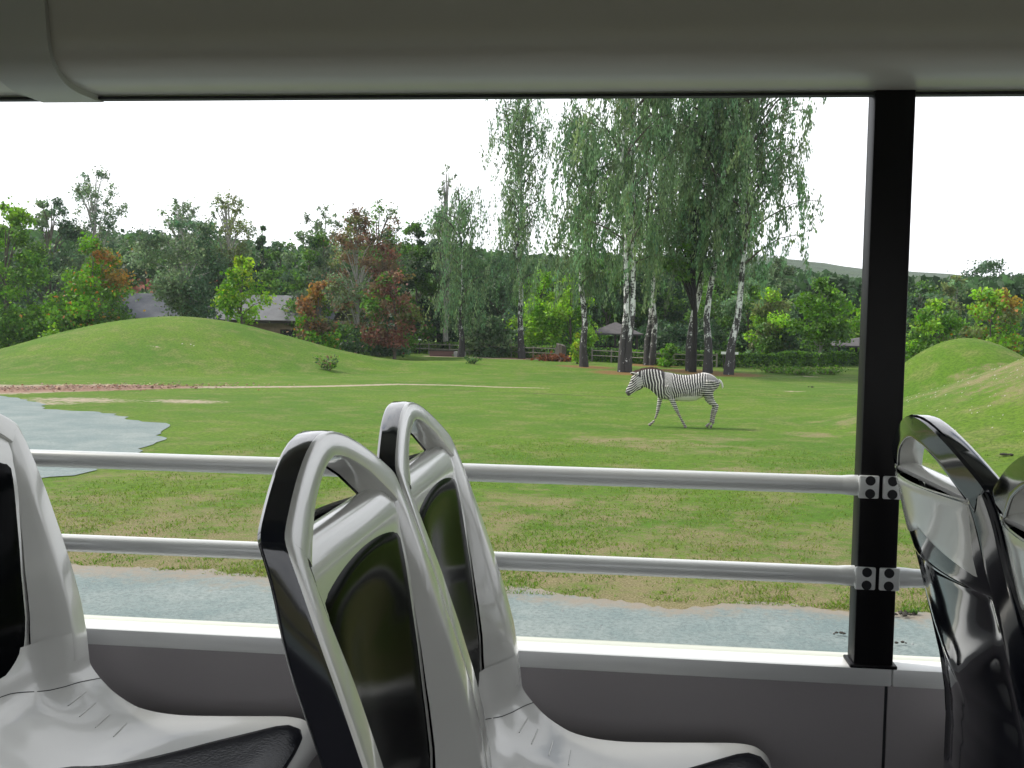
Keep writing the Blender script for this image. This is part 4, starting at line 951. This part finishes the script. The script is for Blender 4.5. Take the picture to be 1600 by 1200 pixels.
# ------------------------------------------------------------------ bus
bus=thing('safari_bus','open-sided safari bus: roof duct, black post, white rails and sill around the view','bus',(0,0,FLOOR))
E_=EYE-FLOOR   # eye height over bus floor
def E(z): return z+E_
X0,X1=-5.6,6.0
YW=1.80
def dup_side(o): pass
sides=[(1,YW),(-1,-.62)]
for sg,yw in sides:
    near=(sg==1)
    def yy(a): return yw+sg*a
    def BX(x0,x1,a,b,z0,z1): 
        y0,y1=sorted((yy(a),yy(b))); return MB().box(x0,x1,y0,y1,z0,z1)
    BX(X0,.505,0,.058,E(-.627),E(-.595)).obj('sill',M_sill,bus,True,bevel=.003)
    BX(.5065,X1,0,.058,E(-.627),E(-.595)).obj('sill',M_sill,bus,True,bevel=.003)
    BX(X0,.497,.014,.055,E(-1.17),E(-.628)).obj('side_panel',M_wall,bus,False)
    BX(.503,X1,.014,.055,E(-1.17),E(-.628)).obj('side_panel',M_wall,bus,False)
    BX(.497,.503,.018,.05,E(-1.17),E(-.628)).obj('joint_strip',M_rubber,bus,False)
    BX(X0,X1,.075,.11,E(-2.1),E(-.60)).obj('outer_skin',M_paint,bus,True,bevel=.01)
    posts=[.472,.472-2.35,.472+2.6,.472-4.6]
    for px_ in posts:
        BX(px_-.0345,px_+.0345,.0,.048,E(-.594),E(.43)).obj('post',M_post,bus,True,bevel=.004)
        BX(px_-.041,px_+.041,-.004,.052,E(-.5948),E(-.588)).obj('post_foot',M_post,bus,True,bevel=.002)
    ps=sorted([X0]+posts+[X1])
    for a,b in zip(ps[:-1],ps[1:]):
        if b-a<.3: continue
        for zr in (-.269,-.432):
            zr2=zr; RR_=.0166
            mb=MB(); mb.tube([(a+.03,yy(.012),E(zr2)),(b-.03,yy(.012),E(zr2))],RR_,20); mb.obj('rail',M_rail,bus)
            for xe,sd in ((a,1),(b,-1)):
                if xe in (X0,X1): continue
                mb=MB(); x_in=xe+sd*.003; x_out=xe+sd*.0385
                y0,y1=sorted((yy(-.0075),yy(-.0006))); xa,xb=sorted((x_in,x_out)); mb.box(xa,xb,y0,y1,E(zr2)-.0205,E(zr2)+.0205)
                br=mb.obj('rail_bracket',M_rail,bus,True,bevel=.0033,seg=3)
                mb=MB(); mb.tube([(xe+sd*.036,yy(.012),E(zr2)),(xe+sd*.052,yy(.012),E(zr2)),(xe+sd*.075,yy(.012),E(zr2))],[.0185,.0180,.0156],20); mb.obj('collar',M_rail,br)
                for dz in (-.0115,.0115):
                    mb=MB(); mb.tube([(xe+sd*.019,yy(-.009),E(zr2)+dz),(xe+sd*.019,yy(-.0068),E(zr2)+dz)],0.0085,16); mb.obj('bolt',M_rubber,br)
    # roof duct profile (a = towards outside, z over eye); inward is negative
    x0=float(at(160,157,1.82)[0])
    def onx(u,v):
        d=cF+cR*(u-800)/FPX+cU*(600-v)/FPX; d=d*(x0/d[0]); return float(d[1]),float(d[2])
    P1,P2,P3=onx(112,130),onx(80,90),onx(75,0)
    prof=[(.022,.4235),(.012,.4205),(.0,.421),(P1[0]-1.80,P1[1]-.002),((P1[0]*.4+P2[0]*.6)-1.80,(P1[1]*.55+P2[1]*.45)),(P2[0]-1.80,P2[1]+.01),(P3[0]-1.80,P3[1]),(P3[0]-1.83,.70),(P3[0]-1.93,.80),(P3[0]-2.15,.86)]
    prof=np.array(prof)
    for _ in range(4):
        new=[prof[0]]
        for i in range(len(prof)-1): new+= [prof[i]*.75+prof[i+1]*.25,prof[i]*.25+prof[i+1]*.75]
        new.append(prof[-1]); prof=np.array(new)
    def duct(xa,xb,off,m,name):
        Tn=np.gradient(prof,axis=0); Tn/=np.linalg.norm(Tn,axis=1)[:,None]; Nn=np.stack([-Tn[:,1],Tn[:,0]],1)*-1
        pp_=prof+Nn*off*(-1 if True else 1)
        R_=[[(x,yy(p[0]),E(p[1])) for p in pp_] for x in (np.linspace(xa,xb,3))]
        mb=MB(); mb.grid(np.array(R_))
        if off:
            for x in (xa,xb):
                mb.grid(np.array([[(x,yy(p[0]),E(p[1])) for p in pp_],[(x,yy(p[0]),E(p[1])) for p in prof]]))
        return mb.obj(name,m,bus)
    duct(X0,X1,0,M_duct,'roof_duct')
    for xr in (x0,x0+3.1,x0-2.6):
        o=duct(xr-.115,xr,.011,M_rib,'roof_rib')
    BX(X0,X1,.004,.0215,E(.4135),E(.4190)).obj('window_seal',M_rubber,bus,False)
    BX(X0,X1,.065,.11,E(.455),E(.98)).obj('roof_edge',M_paint,bus,True,bevel=.01)
MB().box(X0,X1,-.75,1.93,E(1.0),E(1.05)).obj('roof',M_paint,bus,False)
MB().box(X0,X1,-.45,1.65,E(.872),E(.90)).obj('ceiling',M_ceil,bus,False)
MB().box(X0,X1,-.70,1.88,-.06,0).obj('floor',M_floor,bus,False)
MB().box(X0-.04,X0,-.73,1.91,E(-2.1),E(1.0)).obj('rear_wall',M_ceil,bus,False)
MB().box(X1,X1+.04,-.73,1.91,E(-2.1),E(1.0)).obj('front_wall',M_ceil,bus,False)
hz_m=bpy.data.materials.new('haze_air'); hz_m.use_nodes=True; T_=hz_m.node_tree; T_.nodes.clear(); o_=T_.nodes.new('ShaderNodeOutputMaterial'); pv=T_.nodes.new('ShaderNodeVolumePrincipled')
pv.inputs['Color'].default_value=(.86,.93,1,1); pv.inputs['Density'].default_value=HAZE; pv.inputs['Anisotropy'].default_value=.2; T_.links.new(pv.outputs[0],o_.inputs['Volume'])
if HAZE>0:
    hb=MB().box(-1750,1750,-1000,2100,-3.2,75).obj('haze',hz_m,None,False); tag(hb,'thin pale haze in the air over the whole park','haze',kind='stuff')
# ------------------------------------------------------------------ light
SUN_EL,SUN_AZ=math.radians(49),math.radians(-80)   # azimuth from +Y towards +X
W=bpy.data.worlds.new('World'); bpy.context.scene.world=W; W.use_nodes=True; nt=W.node_tree
class WN(NT):
    def __init__(s,t): s.t=t
w=WN(nt); bg=nt.nodes['Background']
sky=w.n('ShaderNodeTexSky'); sky.sky_type='NISHITA'; sky.sun_disc=False; sky.sun_elevation=SUN_EL; sky.sun_rotation=SUN_AZ; sky.air_density=1.2; sky.dust_density=1.5
tc=w.n('ShaderNodeTexCoord'); sp=w.n('ShaderNodeSeparateXYZ'); w.l(tc.outputs['Generated'],sp.inputs[0])
zc=w.math('MAXIMUM',sp.outputs[2],.03)
cv=w.n('ShaderNodeCombineXYZ'); w.l(w.math('DIVIDE',sp.outputs[0],w.math('ADD',zc,.25)),cv.inputs[0]); w.l(w.math('DIVIDE',sp.outputs[1],w.math('ADD',zc,.25)),cv.inputs[1])
nz=w.noise(1.9,7,.6,cv.outputs[0],.4)
hz=w.smooth(sp.outputs[2],.62,.30)
yb=w.smooth(sp.outputs[1],-.2,.5)
cf=w.smooth(w.math('ADD',nz,w.math('ADD',w.math('MULTIPLY',hz,.25),w.math('MULTIPLY',yb,.16))),.50,.64)
ccol=w.mix(w.smooth(nz,.35,.75),(11.5,11.7,12.),(8.2,8.4,9.0))
mx=w.mix(cf,sky.outputs[0],ccol); w.l(mx,bg.inputs[0]); bg.inputs[1].default_value=.10
sl=bpy.data.lights.new('sun','SUN'); sl.energy=2.9; sl.angle=math.radians(7); sl.color=(1,.96,.88); so=bpy.data.objects.new('sun',sl); C.objects.link(so)
dv=Vector((math.sin(SUN_AZ)*math.cos(SUN_EL),math.cos(SUN_AZ)*math.cos(SUN_EL),math.sin(SUN_EL)))
so.rotation_euler=dv.to_track_quat('Z','Y').to_euler()
sc=bpy.context.scene; sc.render.engine='CYCLES'; sc.view_settings.view_transform='Standard'; sc.view_settings.look='None'; sc.view_settings.gamma=1; sc.view_settings.exposure=.62
sc.cycles.max_bounces=8; sc.cycles.diffuse_bounces=4; sc.cycles.transparent_max_bounces=4
